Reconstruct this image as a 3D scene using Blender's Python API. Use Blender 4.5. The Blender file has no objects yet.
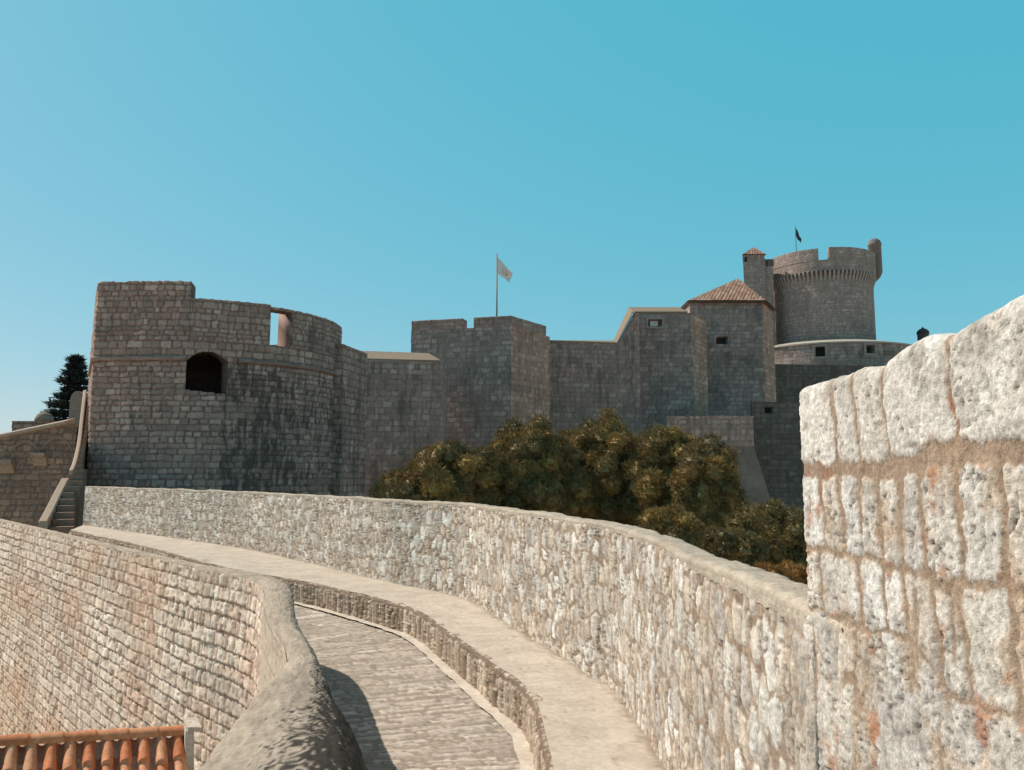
import bpy, math, random
import numpy as np
from math import radians, sin, cos, pi

random.seed(7)
RNG = np.random.RandomState(11)
S = bpy.context.scene
COL = S.collection

# ------------------------------------------------------------------ camera
F = 800.0
EYE = 1.7
PITCH = math.atan(89.0 / F)
cam_d = bpy.data.cameras.new('camera')
cam_d.sensor_width = 36.0
cam_d.lens = F / 1024.0 * 36.0
cam_d.clip_start = 0.05
cam_d.clip_end = 20000
cam = bpy.data.objects.new('camera', cam_d)
cam.location = (0, 0, EYE)
cam.rotation_euler = (pi / 2 + PITCH, 0, 0)
COL.objects.link(cam)
S.camera = cam


def at(px, py, Y):
    """world point seen at a pixel of the survey photo, at forward distance Y (metres)"""
    dx, dy = (px - 512) / F, (385 - py) / F
    vy = cos(PITCH) - sin(PITCH) * dy
    vz = sin(PITCH) + cos(PITCH) * dy
    k = Y / vy
    return (dx * k, Y, EYE + vz * k)


def onz(px, py, z):
    dx, dy = (px - 512) / F, (385 - py) / F
    vy = cos(PITCH) - sin(PITCH) * dy
    vz = sin(PITCH) + cos(PITCH) * dy
    k = (z - EYE) / vz
    return (dx * k, vy * k)


def gx(px, Y, py=430):
    return at(px, py, Y)[0]


def zat(py, Y):
    return at(512, py, Y)[2]


# ------------------------------------------------------------------ noise
def _hash(ix, iy, seed):
    h = (ix.astype(np.int64) * 374761393 + iy.astype(np.int64) * 668265263 + seed * 974634777) & 0xFFFFFFFF
    h = ((h ^ (h >> 13)) * 1274126177) & 0xFFFFFFFF
    h = ((h ^ (h >> 15)) * 2246822519) & 0xFFFFFFFF
    h = h ^ (h >> 16)
    return h.astype(np.float64) / 4294967295.0


def noise(x, y, seed=0):
    x = np.asarray(x, float); y = np.asarray(y, float)
    ix, iy = np.floor(x), np.floor(y)
    fx, fy = x - ix, y - iy
    ux = fx * fx * fx * (fx * (fx * 6 - 15) + 10)
    uy = fy * fy * fy * (fy * (fy * 6 - 15) + 10)

    def g(a, b):
        th = _hash(ix + a, iy + b, seed) * 2 * pi
        return np.cos(th) * (fx - a) + np.sin(th) * (fy - b)
    n0 = g(0, 0) + ux * (g(1, 0) - g(0, 0))
    n1 = g(0, 1) + ux * (g(1, 1) - g(0, 1))
    return (n0 + uy * (n1 - n0)) * 1.5


def fbm(x, y, octv=4, seed=0, gain=0.5):
    r, a, t = 0, 1.0, 0
    x = np.asarray(x, float); y = np.asarray(y, float)
    for o in range(octv):
        r = r + a * noise(x, y, seed + o * 17)
        t += a
        a *= gain
        x, y = x * 2.03 + 3.7, y * 2.03 + 1.3
    return r / t


def sst(a, b, x):
    t = np.clip((x - a) / (b - a + 1e-12), 0, 1)
    return t * t * (3 - 2 * t)


def mix3(a, b, m):
    return a * (1 - m[..., None]) + b * m[..., None]


def rgb(*c):
    return np.array(c, float)


# ------------------------------------------------------------------ tags
def tag(o, label=None, cat=None, group=None, kind=None):
    if label: o['label'] = label
    if cat: o['category'] = cat
    if group: o['group'] = group
    if kind: o['kind'] = kind
    return o


def empty(name, loc=(0, 0, 0)):
    o = bpy.data.objects.new(name, None)
    o.empty_display_size = 0.3
    o.location = loc
    COL.objects.link(o)
    return o


def link(name, me, m, parent=None):
    o = bpy.data.objects.new(name, me)
    if m: me.materials.append(m)
    COL.objects.link(o)
    if parent is not None:
        o.parent = parent
        o.location = (-parent.location[0], -parent.location[1], -parent.location[2])
    return o


def mesh_np(name, V, Fc, col=None, smooth=True):
    """V (n,3), Fc list/array of quads (m,4) or tris (m,3) or mixed list"""
    me = bpy.data.meshes.new(name)
    V = np.asarray(V, np.float32)
    me.vertices.add(len(V))
    me.vertices.foreach_set('co', V.ravel())
    if isinstance(Fc, np.ndarray):
        n = Fc.shape[1]
        idx = Fc.astype(np.int32).ravel()
        starts = np.arange(0, len(idx), n, dtype=np.int32)
        tot = np.full(len(starts), n, np.int32)
    else:
        tot = np.array([len(f) for f in Fc], np.int32)
        idx = np.array([i for f in Fc for i in f], np.int32)
        starts = np.concatenate([[0], np.cumsum(tot)[:-1]]).astype(np.int32)
    me.loops.add(len(idx))
    me.loops.foreach_set('vertex_index', idx)
    me.polygons.add(len(starts))
    me.polygons.foreach_set('loop_start', starts)
    me.polygons.foreach_set('loop_total', tot)
    me.polygons.foreach_set('use_smooth', np.full(len(starts), smooth, dtype=bool))
    if col is not None:
        a = me.color_attributes.new('tint', 'FLOAT_COLOR', 'POINT')
        c4 = np.ones((len(V), 4), np.float32)
        c4[:, :3] = np.clip(col.reshape(-1, 3), 0.002, 0.95)
        a.data.foreach_set('color', c4.ravel())
    me.update(calc_edges=True)
    me.validate()
    return me


# ------------------------------------------------------------------ materials
def nodes_of(m):
    m.use_nodes = True
    nt = m.node_tree
    for n in list(nt.nodes): nt.nodes.remove(n)
    out = nt.nodes.new('ShaderNodeOutputMaterial')
    b = nt.nodes.new('ShaderNodeBsdfPrincipled')
    nt.links.new(b.outputs[0], out.inputs[0])
    return nt, b


def stone_mat(name, scale=60.0, amp=0.25, bump=0.004, rough=0.93, stretch=(1, 1, 1), fine=3.1):
    """limestone: per-stone tint from the mesh, times two octaves of grain, with a rough bump"""
    m = bpy.data.materials.new(name)
    nt, b = nodes_of(m)
    L = nt.links.new
    at_ = nt.nodes.new('ShaderNodeAttribute'); at_.attribute_name = 'tint'
    tc = nt.nodes.new('ShaderNodeTexCoord')
    mp = nt.nodes.new('ShaderNodeMapping'); mp.inputs['Scale'].default_value = stretch
    L(tc.outputs['Object'], mp.inputs[0])
    n1 = nt.nodes.new('ShaderNodeTexNoise'); n1.inputs['Scale'].default_value = scale
    n1.inputs['Detail'].default_value = 5; n1.inputs['Roughness'].default_value = 0.7
    n2 = nt.nodes.new('ShaderNodeTexNoise'); n2.inputs['Scale'].default_value = scale * fine
    n2.inputs['Detail'].default_value = 3
    L(mp.outputs[0], n1.inputs['Vector']); L(mp.outputs[0], n2.inputs['Vector'])
    r = nt.nodes.new('ShaderNodeMapRange')
    r.inputs['From Min'].default_value = 0.3; r.inputs['From Max'].default_value = 0.7
    r.inputs['To Min'].default_value = 1 - amp; r.inputs['To Max'].default_value = 1 + amp
    L(n1.outputs['Fac'], r.inputs['Value'])
    mu = nt.nodes.new('ShaderNodeVectorMath'); mu.operation = 'SCALE'
    L(at_.outputs['Color'], mu.inputs[0]); L(r.outputs[0], mu.inputs['Scale'])
    L(mu.outputs[0], b.inputs['Base Color'])
    b.inputs['Roughness'].default_value = rough
    b.inputs['Specular IOR Level'].default_value = 0.2
    ad = nt.nodes.new('ShaderNodeMath'); ad.operation = 'ADD'
    L(n1.outputs['Fac'], ad.inputs[0])
    h = nt.nodes.new('ShaderNodeMath'); h.operation = 'MULTIPLY'; h.inputs[1].default_value = 0.4
    L(n2.outputs['Fac'], h.inputs[0]); L(h.outputs[0], ad.inputs[1])
    bp = nt.nodes.new('ShaderNodeBump'); bp.inputs['Strength'].default_value = 0.9
    bp.inputs['Distance'].default_value = bump
    L(ad.outputs[0], bp.inputs['Height']); L(bp.outputs[0], b.inputs['Normal'])
    return m


def plain_mat(name, c, rough=0.8, metal=0.0, nscale=8.0, amp=0.2):
    m = bpy.data.materials.new(name)
    nt, b = nodes_of(m)
    n = nt.nodes.new('ShaderNodeTexNoise'); n.inputs['Scale'].default_value = nscale
    n.inputs['Detail'].default_value = 5
    tc = nt.nodes.new('ShaderNodeTexCoord')
    nt.links.new(tc.outputs['Object'], n.inputs['Vector'])
    rp = nt.nodes.new('ShaderNodeValToRGB')
    rp.color_ramp.elements[0].position = 0.3; rp.color_ramp.elements[1].position = 0.7
    rp.color_ramp.elements[0].color = (*[x * (1 - amp) for x in c], 1)
    rp.color_ramp.elements[1].color = (*[x * (1 + amp) for x in c], 1)
    nt.links.new(n.outputs['Fac'], rp.inputs[0])
    nt.links.new(rp.outputs[0], b.inputs['Base Color'])
    b.inputs['Roughness'].default_value = rough
    b.inputs['Metallic'].default_value = metal
    return m


def leaf_mat(name):
    m = bpy.data.materials.new(name)
    nt, b = nodes_of(m)
    L = nt.links.new
    at_ = nt.nodes.new('ShaderNodeAttribute'); at_.attribute_name = 'tint'
    n = nt.nodes.new('ShaderNodeTexNoise'); n.inputs['Scale'].default_value = 6
    r = nt.nodes.new('ShaderNodeMapRange'); r.inputs['To Min'].default_value = 0.7; r.inputs['To Max'].default_value = 1.3
    L(n.outputs['Fac'], r.inputs['Value'])
    mu = nt.nodes.new('ShaderNodeVectorMath'); mu.operation = 'SCALE'
    L(at_.outputs['Color'], mu.inputs[0]); L(r.outputs[0], mu.inputs['Scale'])
    L(mu.outputs[0], b.inputs['Base Color'])
    b.inputs['Roughness'].default_value = 0.6
    b.inputs['Specular IOR Level'].default_value = 0.25
    tr = nt.nodes.new('ShaderNodeBsdfTranslucent'); L(mu.outputs[0], tr.inputs['Color'])
    mx = nt.nodes.new('ShaderNodeMixShader'); mx.inputs[0].default_value = 0.06
    out = [x for x in nt.nodes if x.type == 'OUTPUT_MATERIAL'][0]
    L(b.outputs[0], mx.inputs[1]); L(tr.outputs[0], mx.inputs[2]); L(mx.outputs[0], out.inputs[0])
    return m


M_MERLON = stone_mat('merlon limestone', 95, 0.34, 0.004, fine=2.6)
M_NEAR = stone_mat('parapet limestone', 60, 0.30, 0.005)
M_LEFT = stone_mat('curtain wall limestone', 26, 0.22, 0.008)
M_COPING = stone_mat('lime mortar coping', 45, 0.25, 0.006, stretch=(1, 1, 1))
M_LEDGE = stone_mat('trodden lime plaster', 30, 0.14, 0.003)
M_PATH = stone_mat('worn paving', 28, 0.2, 0.005)
M_FORT = stone_mat('fortress masonry', 9, 0.2, 0.03, fine=2.7)
M_FAR = stone_mat('distant fortress masonry', 5, 0.16, 0.04, fine=2.7)
M_TILE = stone_mat('terracotta tiles', 30, 0.25, 0.003, rough=0.8)
M_LEAF = leaf_mat('pine needles')
M_BARK = plain_mat('bark', (0.09, 0.065, 0.045), 0.95)
M_POLE = plain_mat('grey painted steel', (0.07, 0.07, 0.075), 0.5, 0.5)
M_GROUND = plain_mat('dry stony soil', (0.44, 0.31, 0.21), 0.95, 0, 0.6, 0.3)


# ------------------------------------------------------------------ paths
def catmull(P, n=24):
    P = [np.array(p, float) for p in P]
    P = [2 * P[0] - P[1]] + P + [2 * P[-1] - P[-2]]
    out = []
    for i in range(1, len(P) - 2):
        p0, p1, p2, p3 = P[i - 1:i + 3]
        for t in np.linspace(0, 1, n, endpoint=False):
            out.append(0.5 * ((2 * p1) + (p2 - p0) * t + (2 * p0 - 5 * p1 + 4 * p2 - p3) * t * t + (3 * p1 - p0 - 3 * p2 + p3) * t ** 3))
    out.append(P[-2])
    return np.array(out)


def arclen(P):
    d = np.linalg.norm(np.diff(P[:, :2], axis=0), axis=1)
    return np.concatenate([[0], np.cumsum(d)])


class Path:
    """plan curve; visible side is on the LEFT of travel when side=1, right when side=-1"""
    def __init__(self, pts, side=1, corners=()):
        self.P = np.array(pts, float)[:, :2]
        self.s = arclen(self.P)
        self.L = self.s[-1]
        self.side = side
        self.corners = list(corners)

    def pos(self, s):
        return np.stack([np.interp(s, self.s, self.P[:, 0]), np.interp(s, self.s, self.P[:, 1])], -1)

    def sample(self, k=1.3, smin=0.004, smax=3.0, s0=None, s1=None, back=6.0):
        s0 = 0 if s0 is None else s0
        s1 = self.L if s1 is None else s1
        out = [s0]; s = s0
        while s < s1:
            p = self.pos(np.array([s, min(s + 0.02, self.L)]))
            if s + 0.02 > self.L: p = self.pos(np.array([s - 0.02, s]))
            t = p[1] - p[0]
            t /= (np.linalg.norm(t) + 1e-9)
            n = np.array([-t[1], t[0]]) * self.side
            d = np.linalg.norm(p[0]) + 0.2
            nv = -np.dot(n, p[0]) / d
            st = k * d / F
            st = st / max(0.3, nv) if nv > -0.05 else st * back
            st = min(max(st, smin), smax)
            s += st
            out.append(min(s, s1))
        out = np.array(out)
        cs = [c for c in self.corners if s0 < c < s1]
        if cs:
            out = np.unique(np.concatenate([out, cs]))
        keep = np.concatenate([[True], np.diff(out) > 1e-5])
        return out[keep]

    def frame(self, s, eps=0.01):
        p = self.pos(s)
        a = self.pos(np.clip(s - eps, 0, self.L)); b = self.pos(np.clip(s + eps, 0, self.L))
        t = b - a
        t /= np.linalg.norm(t, axis=1)[:, None] + 1e-9
        n = np.stack([-t[:, 1], t[:, 0]], -1) * self.side
        return p, n


def s_of(path, x, y):
    d = np.hypot(path.P[:, 0] - x, path.P[:, 1] - y)
    return path.s[int(np.argmin(d))]


def grid_faces(nc, nr, flip=False):
    i = np.arange(nc - 1)[:, None]; j = np.arange(nr - 1)[None, :]
    a = i * nr + j
    q = np.stack([a, a + nr, a + nr + 1, a + 1], -1).reshape(-1, 4)
    return q[:, ::-1].copy() if flip else q


def sheet(name, path, sv, Z, style, mat, parent=None, top=None, back_to=None, res=0.03, caps=True):
    """A wall: its face from rows Z (nc,nr), optionally going on over a rounded top (radius, width)
    and down the far side; displaced along its normal by style(); capped at both ends."""
    p, n = path.frame(sv)
    nc = len(sv)
    off = np.zeros_like(Z); on = np.ones_like(Z); zn = np.zeros_like(Z); V = Z.copy()
    if top is not None:
        r, w, nt_ = top
        zt = Z[:, -1]
        O = [off]; ZZ = [Z]; ON = [on]; ZN = [zn]; VV = [V]
        acc = zt.copy()
        for th in np.linspace(0, pi / 2, 6)[1:]:
            O.append((-(r - r * cos(th)) * np.ones(nc))[:, None]); ZZ.append((zt + r * sin(th))[:, None])
            ON.append(np.full((nc, 1), cos(th))); ZN.append(np.full((nc, 1), sin(th)))
            VV.append((zt + r * th)[:, None])
        for t in np.linspace(0, 1, nt_)[1:]:
            O.append(np.full((nc, 1), -r - (w - 2 * r) * t)); ZZ.append((zt + r)[:, None])
            ON.append(np.zeros((nc, 1))); ZN.append(np.ones((nc, 1)))
            VV.append((zt + r * pi / 2 + (w - 2 * r) * t)[:, None])
        for th in np.linspace(0, pi / 2, 4)[1:]:
            O.append(np.full((nc, 1), -w + r - r * sin(th))); ZZ.append((zt + r * cos(th))[:, None])
            ON.append(np.full((nc, 1), -sin(th))); ZN.append(np.full((nc, 1), cos(th)))
            VV.append((zt + r * pi / 2 + w - 2 * r + r * th)[:, None])
        if back_to is not None:
            for t in (0.1, 0.3, 1.0):
                O.append(np.full((nc, 1), -w)); ZZ.append((zt + (back_to - zt) * t)[:, None])
                ON.append(np.full((nc, 1), -1.0)); ZN.append(np.zeros((nc, 1)))
                VV.append((zt + 1 + w - (back_to - zt) * t)[:, None])
        off, Z, on, zn, V = [np.concatenate(q, 1) for q in (O, ZZ, ON, ZN, VV)]
    Sg = np.repeat(sv[:, None], Z.shape[1], 1)
    disp, colr = style(Sg, V, Z, on, zn)
    o = off + disp * on
    X = p[:, 0:1] + n[:, 0:1] * o
    Y = p[:, 1:2] + n[:, 1:2] * o
    ZZ = Z + disp * zn
    Vt = np.stack([X, Y, ZZ], -1).reshape(-1, 3)
    nr = Z.shape[1]
    Fq = grid_faces(nc, nr, flip=(path.side > 0))
    if caps and top is not None:
        fl = [tuple(f) for f in Fq]
        a = [j for j in range(nr)]; b = [(nc - 1) * nr + j for j in range(nr)]
        fl.append(tuple(a if path.side < 0 else a[::-1])); fl.append(tuple(b[::-1] if path.side < 0 else b))
        Fq = fl
    me = mesh_np(name, Vt, Fq, colr)
    return link(name, me, mat, parent)


# ------------------------------------------------------------------ masonry
class Courses:
    def __init__(self, z0, z1, h, w, seed, bounds=None, joints=None, smax=80, tilt=0.0):
        r = np.random.RandomState(seed)
        if bounds is None:
            b = [z0]
            while b[-1] < z1:
                b.append(b[-1] + r.uniform(*h))
        else:
            b = list(bounds)
        self.b = np.array(b)
        self.rows = []
        for i in range(len(b) - 1):
            if joints and i in joints:
                self.rows.append(np.array(joints[i]))
            else:
                hh = b[i + 1] - b[i]
                n = int(smax / (w[0])) + 4
                ww = r.uniform(w[0], w[1], n) * r.choice([0.75, 1, 1, 1.3], n)
                c = np.cumsum(ww) - 5 - r.uniform(0, w[1])
                self.rows.append(c[c < smax + 2])
        self.tilts = r.uniform(-tilt, tilt, len(b))
        self.seed = seed

    def look(self, s, z, inset=(0.0, 0.0), rad=0.03):
        shp = s.shape
        s = s.ravel(); z = z.ravel()
        row = np.clip(np.searchsorted(self.b, z) - 1, 0, len(self.rows) - 1)
        dz = np.minimum(z - self.b[row], self.b[row + 1] - z)
        ds = np.zeros_like(s); col = np.zeros(len(s), np.int64); wd = np.zeros_like(s)
        for i in np.unique(row):
            m = row == i
            c = self.rows[i]
            ss = s[m] + self.tilts[i] * (z[m] - 0.5 * (self.b[i] + self.b[i + 1]))
            k = np.clip(np.searchsorted(c, ss) - 1, 0, len(c) - 2)
            ds[m] = np.minimum(ss - c[k], c[k + 1] - ss)
            wd[m] = c[k + 1] - c[k]
            col[m] = k
        h1 = _hash(row, col, self.seed + 1); h2 = _hash(row, col, self.seed + 2); h3 = _hash(row, col, self.seed + 3)
        ds = ds - h1 * inset[0]; dz = dz - h2 * inset[1]
        a = np.maximum(rad - ds, 0); b = np.maximum(rad - dz, 0)
        d = np.where((a > 0) & (b > 0), rad - np.hypot(a, b), np.minimum(ds, dz))
        R = lambda q: q.reshape(shp)
        return R(d), R(h1), R(h2), R(h3), R(row)


class Rubble:
    """uncoursed rubble: jittered upright cells, rounded polygons of uneven size"""
    def __init__(self, w, h, seed, jit=0.42, pw=2.6):
        self.w, self.h, self.seed, self.jit, self.pw = w, h, seed, jit, pw

    def look(self, s, z, inset=(0.0, 0.0), rad=0.03):
        shp = s.shape
        x = s.ravel() / self.w; y = z.ravel() / self.h
        iy0 = np.floor(y)
        best = np.full(x.shape, 9.0); sec = best.copy(); bi = np.zeros(x.shape, np.int64); bj = bi.copy()
        for dj in (-1, 0, 1):
            j = iy0 + dj
            off = 0.5 * (j % 2) + 0.3 * _hash(j, j * 0, self.seed + 9)
            ix0 = np.floor(x - off)
            for di in (-2, -1, 0, 1, 2):
                i = ix0 + di
                px = i + 0.5 + off + self.jit * (2 * _hash(i, j, self.seed + 4) - 1)
                py = j + 0.5 + self.jit * 0.9 * (2 * _hash(i, j, self.seed + 5) - 1)
                r = (np.abs(x - px) ** self.pw + np.abs(y - py) ** self.pw) ** (1 / self.pw) * (0.86 + 0.28 * _hash(i, j, self.seed + 6))
                c = r < best
                sec = np.where(c, best, np.minimum(sec, r))
                bi = np.where(c, i, bi); bj = np.where(c, j, bj)
                best = np.where(c, r, best)
        d = (sec - best) * 0.5 * min(self.w, self.h) * 1.25
        h1 = _hash(bi, bj, self.seed + 1); h2 = _hash(bi, bj, self.seed + 2); h3 = _hash(bi, bj, self.seed + 3)
        d = d - h1 * inset[0]
        R = lambda q: q.reshape(shp)
        return R(d), R(h1), R(h2), R(h3), R(bj)


def palette(h, cols):
    cols = np.array(cols)
    x = h * (len(cols) - 1e-6)
    i = np.clip(x.astype(int), 0, len(cols) - 1)
    return cols[i]


def masonry(C, cols, mortar, joint=0.02, bevel=0.03, depth=0.02, scatter=0.008, warp=(0.02, 0.15), inset=(0, 0), rad=0.03,
            rough=(0.006, 0.08), seed=1, post=None, mvar=0.15, svar=0.18, light=None):
    def style(s, v, z, on, zn):
        wa, wl = warp
        s2 = s + wa * fbm(s / wl, v / wl, 3, seed) * 2
        v2 = v + wa * 0.8 * fbm(s / wl + 9, v / wl + 4, 3, seed + 5) * 2 + wa * 0.7 * noise(s / (wl * 6), v / (wl * 3), seed + 8)
        d, h1, h2, h3, row = C.look(s2, v2, inset, rad)
        e = fbm(s / (wl * 0.35), v / (wl * 0.35), 3, seed + 21)
        d = d + e * joint * 0.6
        up = sst(joint * 0.35, joint * 0.35 + bevel, d)
        msk = sst(joint * 0.25, joint * 0.7, d)
        rn = fbm(s / rough[1], v / rough[1], 5, seed + 31, 0.6)
        disp = depth * up + (h2 - 0.5) * 2 * scatter * up + rn * rough[0] * (0.3 + 0.7 * up)
        c = palette(h3, cols) * (1 + svar * (h1[..., None] - 0.5) * 2)
        big = fbm(s / 1.7, v / 1.1, 3, seed + 41)
        c = c * (1 + 0.22 * big[..., None])
        c = c * (1 + 0.25 * fbm(s / (rough[1] * 1.3), v / (rough[1] * 1.3), 4, seed + 51)[..., None])
        mo = np.ones_like(c) * mortar * (1 + mvar * 2 * fbm(s / 0.2, v / 0.2, 3, seed + 61))[..., None]
        c = mix3(mo, c, msk)
        if post: disp, c = post(s, v, z, on, zn, disp, c, d, h1, h2, h3, msk)
        return disp, c
    return style


def plaster(c0, c1, amp=0.006, wl=0.15, seed=3, post=None, stretch=(1, 1)):
    c0 = np.array(c0); c1 = np.array(c1)

    def style(s, v, z, on, zn):
        n1 = fbm(s / (wl * stretch[0]), v / (wl * stretch[1]), 5, seed, 0.6)
        n2 = fbm(s / (wl * 5 * stretch[0]), v / (wl * 5 * stretch[1]), 3, seed + 4)
        m = np.clip(0.5 + n1 * 0.8 + n2 * 0.7, 0, 1)
        c = mix3(np.ones(s.shape + (3,)) * c0, np.ones(s.shape + (3,)) * c1, m)
        disp = amp * n1
        if post: disp, c = post(s, v, z, on, zn, disp, c)
        return disp, c
    return style


# ================================================================== NEAR WALLS
LEDGE_Z = 0.29
out_px = [(619, 696), (587, 674), (556, 653), (525, 635), (494, 615), (466, 599), (425, 589), (380, 580), (310, 563), (240, 548), (160, 536), (83, 525)]
OUT = [(0.76, -1.5), (0.76, 0.5), (0.76, 2.2), (0.755, 3.3)] + [onz(x, y, LEDGE_Z) for x, y in out_px]
OUTC = catmull(OUT, 20)
P_out = Path(OUTC, side=1)
s_end_merlon = s_of(P_out, 0.76, 2.135)

# ---- merlon (the tall rough block at the right)
MB = [0.2, 0.40, 0.55, 0.70, 0.86, 0.99, 1.16, 1.34, 1.52, 1.722, 2.2]
y2s = lambda L: sorted([y + 1.5 for y in L])
mj = {9: y2s([-3, -1.2, -0.6, -0.1, 0.35, 0.75, 1.07, 1.386, 1.63, 1.775, 1.885, 2.3, 3]),
      8: y2s([-3, -1.3, -1.0, -0.7, -0.45, -0.2, 0.1, 0.35, 0.6, 0.85, 1.02, 1.15, 1.255, 1.37, 1.49, 1.575, 1.667, 1.765, 1.86, 1.97, 2.3, 3])}
CM = Courses(0, 0, (0, 0), (0.07, 0.17), 5, bounds=MB, joints=mj, smax=6, tilt=0.12)


CRB = Rubble(0.115, 0.175, 57)


def merlon_style(s, v, z, on, zn):
    s2 = s + 0.020 * fbm(s / 0.09, v / 0.09, 4, 3) + 0.02 * noise(s / 0.4, v / 0.3, 9)
    v2 = v + 0.022 * fbm(s / 0.10 + 5, v / 0.10, 4, 13) + 0.03 * noise(s / 0.35, v / 0.5, 14) + 0.05 * noise(s / 0.22, v / 0.9, 15) * (v < 1.5)
    d, h1, h2, h3, row = CM.look(s2, v2, (0.006, 0.005), 0.02)
    q = CRB.look(s2, v2, (0.006, 0.0))
    lowr = row < 7
    d, h1, h2, h3 = [np.where(lowr, b_, a_) for a_, b_ in zip((d, h1, h2, h3), q[:4])]
    d = np.where(lowr, np.minimum(d, np.maximum(1.34 - v2, 0.0) + 0.001), d)
    wide = np.where(row >= 8, 0.007, 0.006) * (0.6 + 0.8 * np.clip(0.5 + noise(s / 0.25, v / 0.2, 23), 0, 1))
    # broad bed of brown mortar under the top course
    bed = np.exp(-((v2 - 1.722) / 0.024) ** 2) * (row >= 8)
    crust = sst(0.05, 0.35, fbm(s / 0.5, v / 0.45, 3, 77) + np.where(row < 7, 0.20, -0.4))
    d = d + 0.011 * fbm(s / 0.022, v / 0.022, 5, 19, 0.68) + crust * 0.010
    d = d - bed * 0.020 * (row == 8) - bed * 0.008 * (row == 9)
    r3 = fbm(s / 0.0075, v / 0.009, 2, 91)
    up = sst(wide * 0.3, wide * 0.5 + 0.010, d)
    msk = sst(wide * 0.55, wide * 0.55 + 0.005, d)
    cr2 = crust * (row < 7)
    up = np.maximum(up, cr2 * (0.75 + 0.25 * noise(s / 0.07, v / 0.1, 93))); msk = np.maximum(msk, cr2)
    stk = sst(0.24, 0.36, fbm(s / 0.06 + 30, v / 0.40, 5, 97, 0.55)) * (row < 8)
    up = up * (1 - 0.8 * stk); msk = msk * (1 - 0.9 * stk)
    crev = sst(0.07, 0.015, np.abs(fbm(s / 0.055, v / 0.10, 4, 47, 0.55))) * sst(-0.05, 0.25, fbm(s / 0.15, v / 0.15, 3, 48)) * np.where(row >= 9, 0.35, 1.0)
    r1 = fbm(s / 0.06, v / 0.075, 5, 31, 0.62)
    r2 = fbm(s / 0.019, v / 0.034, 5, 33, 0.62)
    rid = 1 - np.abs(fbm(s / 0.05, v / 0.11, 4, 37)) * 2
    pit = sst(0.20, 0.36, fbm(s / 0.012, v / 0.016, 3, 43)) * sst(-0.35, 0.15, fbm(s / 0.12, v / 0.12, 2, 44))
    big = sst(0.66, 0.74, fbm(s / 0.035, v / 0.035, 2, 143))
    disp = 0.0022 * up + (h2 - 0.5) * 0.0015 * up + (0.35 + 0.65 * up) * (r1 * 0.0020 + r2 * 0.0042 + r3 * 0.0024 + rid * 0.003 - pit * 0.005 - big * 0.009 - crev * 0.008) + (1 - up) * r2 * 0.002
    cols = [(0.62, 0.57, 0.51), (0.56, 0.51, 0.45), (0.66, 0.62, 0.57), (0.55, 0.51, 0.47), (0.60, 0.53, 0.46), (0.68, 0.65, 0.61)]
    c = palette(h3, cols) * (0.92 + 0.16 * h1[..., None])
    c = c * (1 + 0.24 * r1[..., None] + 0.30 * r2[..., None] + 0.30 * r3[..., None])
    gw = sst(0.0, 0.4, fbm(s / 0.16 + 13, v / 0.13, 5, 101, 0.6))
    c = mix3(c, c * rgb(0.70, 0.69, 0.69), gw * 0.7)
    # grey lichen, ochre and rust blots
    li = sst(0.05, 0.35, fbm(s / 0.07 + 3, v / 0.09, 5, 53, 0.62))
    c = mix3(c, c * rgb(0.60, 0.58, 0.56), li * 0.75)
    oc = sst(0.12, 0.40, fbm(s / 0.14 + 8, v / 0.16, 5, 59, 0.6) + 0.25 * sst(0.03, 0.0, d)) * np.where(row >= 9, 0.4, 1.0)
    c = mix3(c, np.ones_like(c) * rgb(0.44, 0.31, 0.20), oc * 0.6)
    ru = sst(0.26, 0.46, fbm(s / 0.10 + 1, v / 0.14, 5, 67, 0.6) + 0.15 * sst(0.03, 0.0, d)) * np.where(row >= 9, 0.3, 1.0)
    c = mix3(c, np.ones_like(c) * rgb(0.42, 0.17, 0.08), ru * 0.7)
    wh = sst(0.3, 0.5, fbm(s / 0.12 + 4, v / 0.16, 3, 71))
    c = mix3(c, np.ones_like(c) * rgb(0.78, 0.75, 0.72), wh * 0.7)
    c = mix3(c, np.ones_like(c) * rgb(0.20, 0.16, 0.13), np.clip(pit * 0.6 + big * 0.8 + crev * 0.75, 0, 1))
    mo = np.ones_like(c) * rgb(0.32, 0.235, 0.17) * (1 + 0.35 * fbm(s / 0.05, v / 0.12, 4, 83)[..., None])
    mo = mix3(mo, np.ones_like(c) * rgb(0.30, 0.15, 0.09), sst(0.2, 0.5, fbm(s / 0.2, v / 0.3, 3, 87)))
    c = mix3(mo, c, msk)
    return disp * np.where(on < -0.5, 0.3, 1.0) * (1 - 0.65 * np.clip(zn, 0, 1)), c


sv = P_out.sample(k=1.05, smin=0.0035, s0=0.0, s1=s_end_merlon)
Yv = P_out.pos(sv)[:, 1]
zt = 1.928 + 0.024 * sst(1.64, 1.50, Yv) + 0.007 * noise(sv / 0.10, sv * 0, 5) - 0.012 * sst(1.48, 1.38, Yv) + 0.030 * sst(1.46, 1.14, Yv)
t = np.linspace(0, 1, 400)
ZM = -0.05 + (zt[:, None] - 0.022 + 0.05) * t[None, :]
mer = empty('merlon', (0.95, 1.0, LEDGE_Z))
tag(mer, 'tall rough block of pale weathered limestone with brown mortar joints, nearest on the right', 'merlon')


def merlon_round(s, v, z, on, zn):
    d, c = merlon_style(s, v, z, on, zn)
    e = np.clip((s - (s_end_merlon - 0.05)) / 0.05, 0, 1)
    e = 0.05 * (1 - np.sqrt(np.maximum(1 - e * e, 0.0)))
    return d - e * 0.5 * sst(1.30, 1.40, v), c


mm = sheet('masonry', P_out, sv, ZM, merlon_round, M_MERLON, mer, top=(0.022, 0.52, 60), back_to=-6.0)

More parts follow.
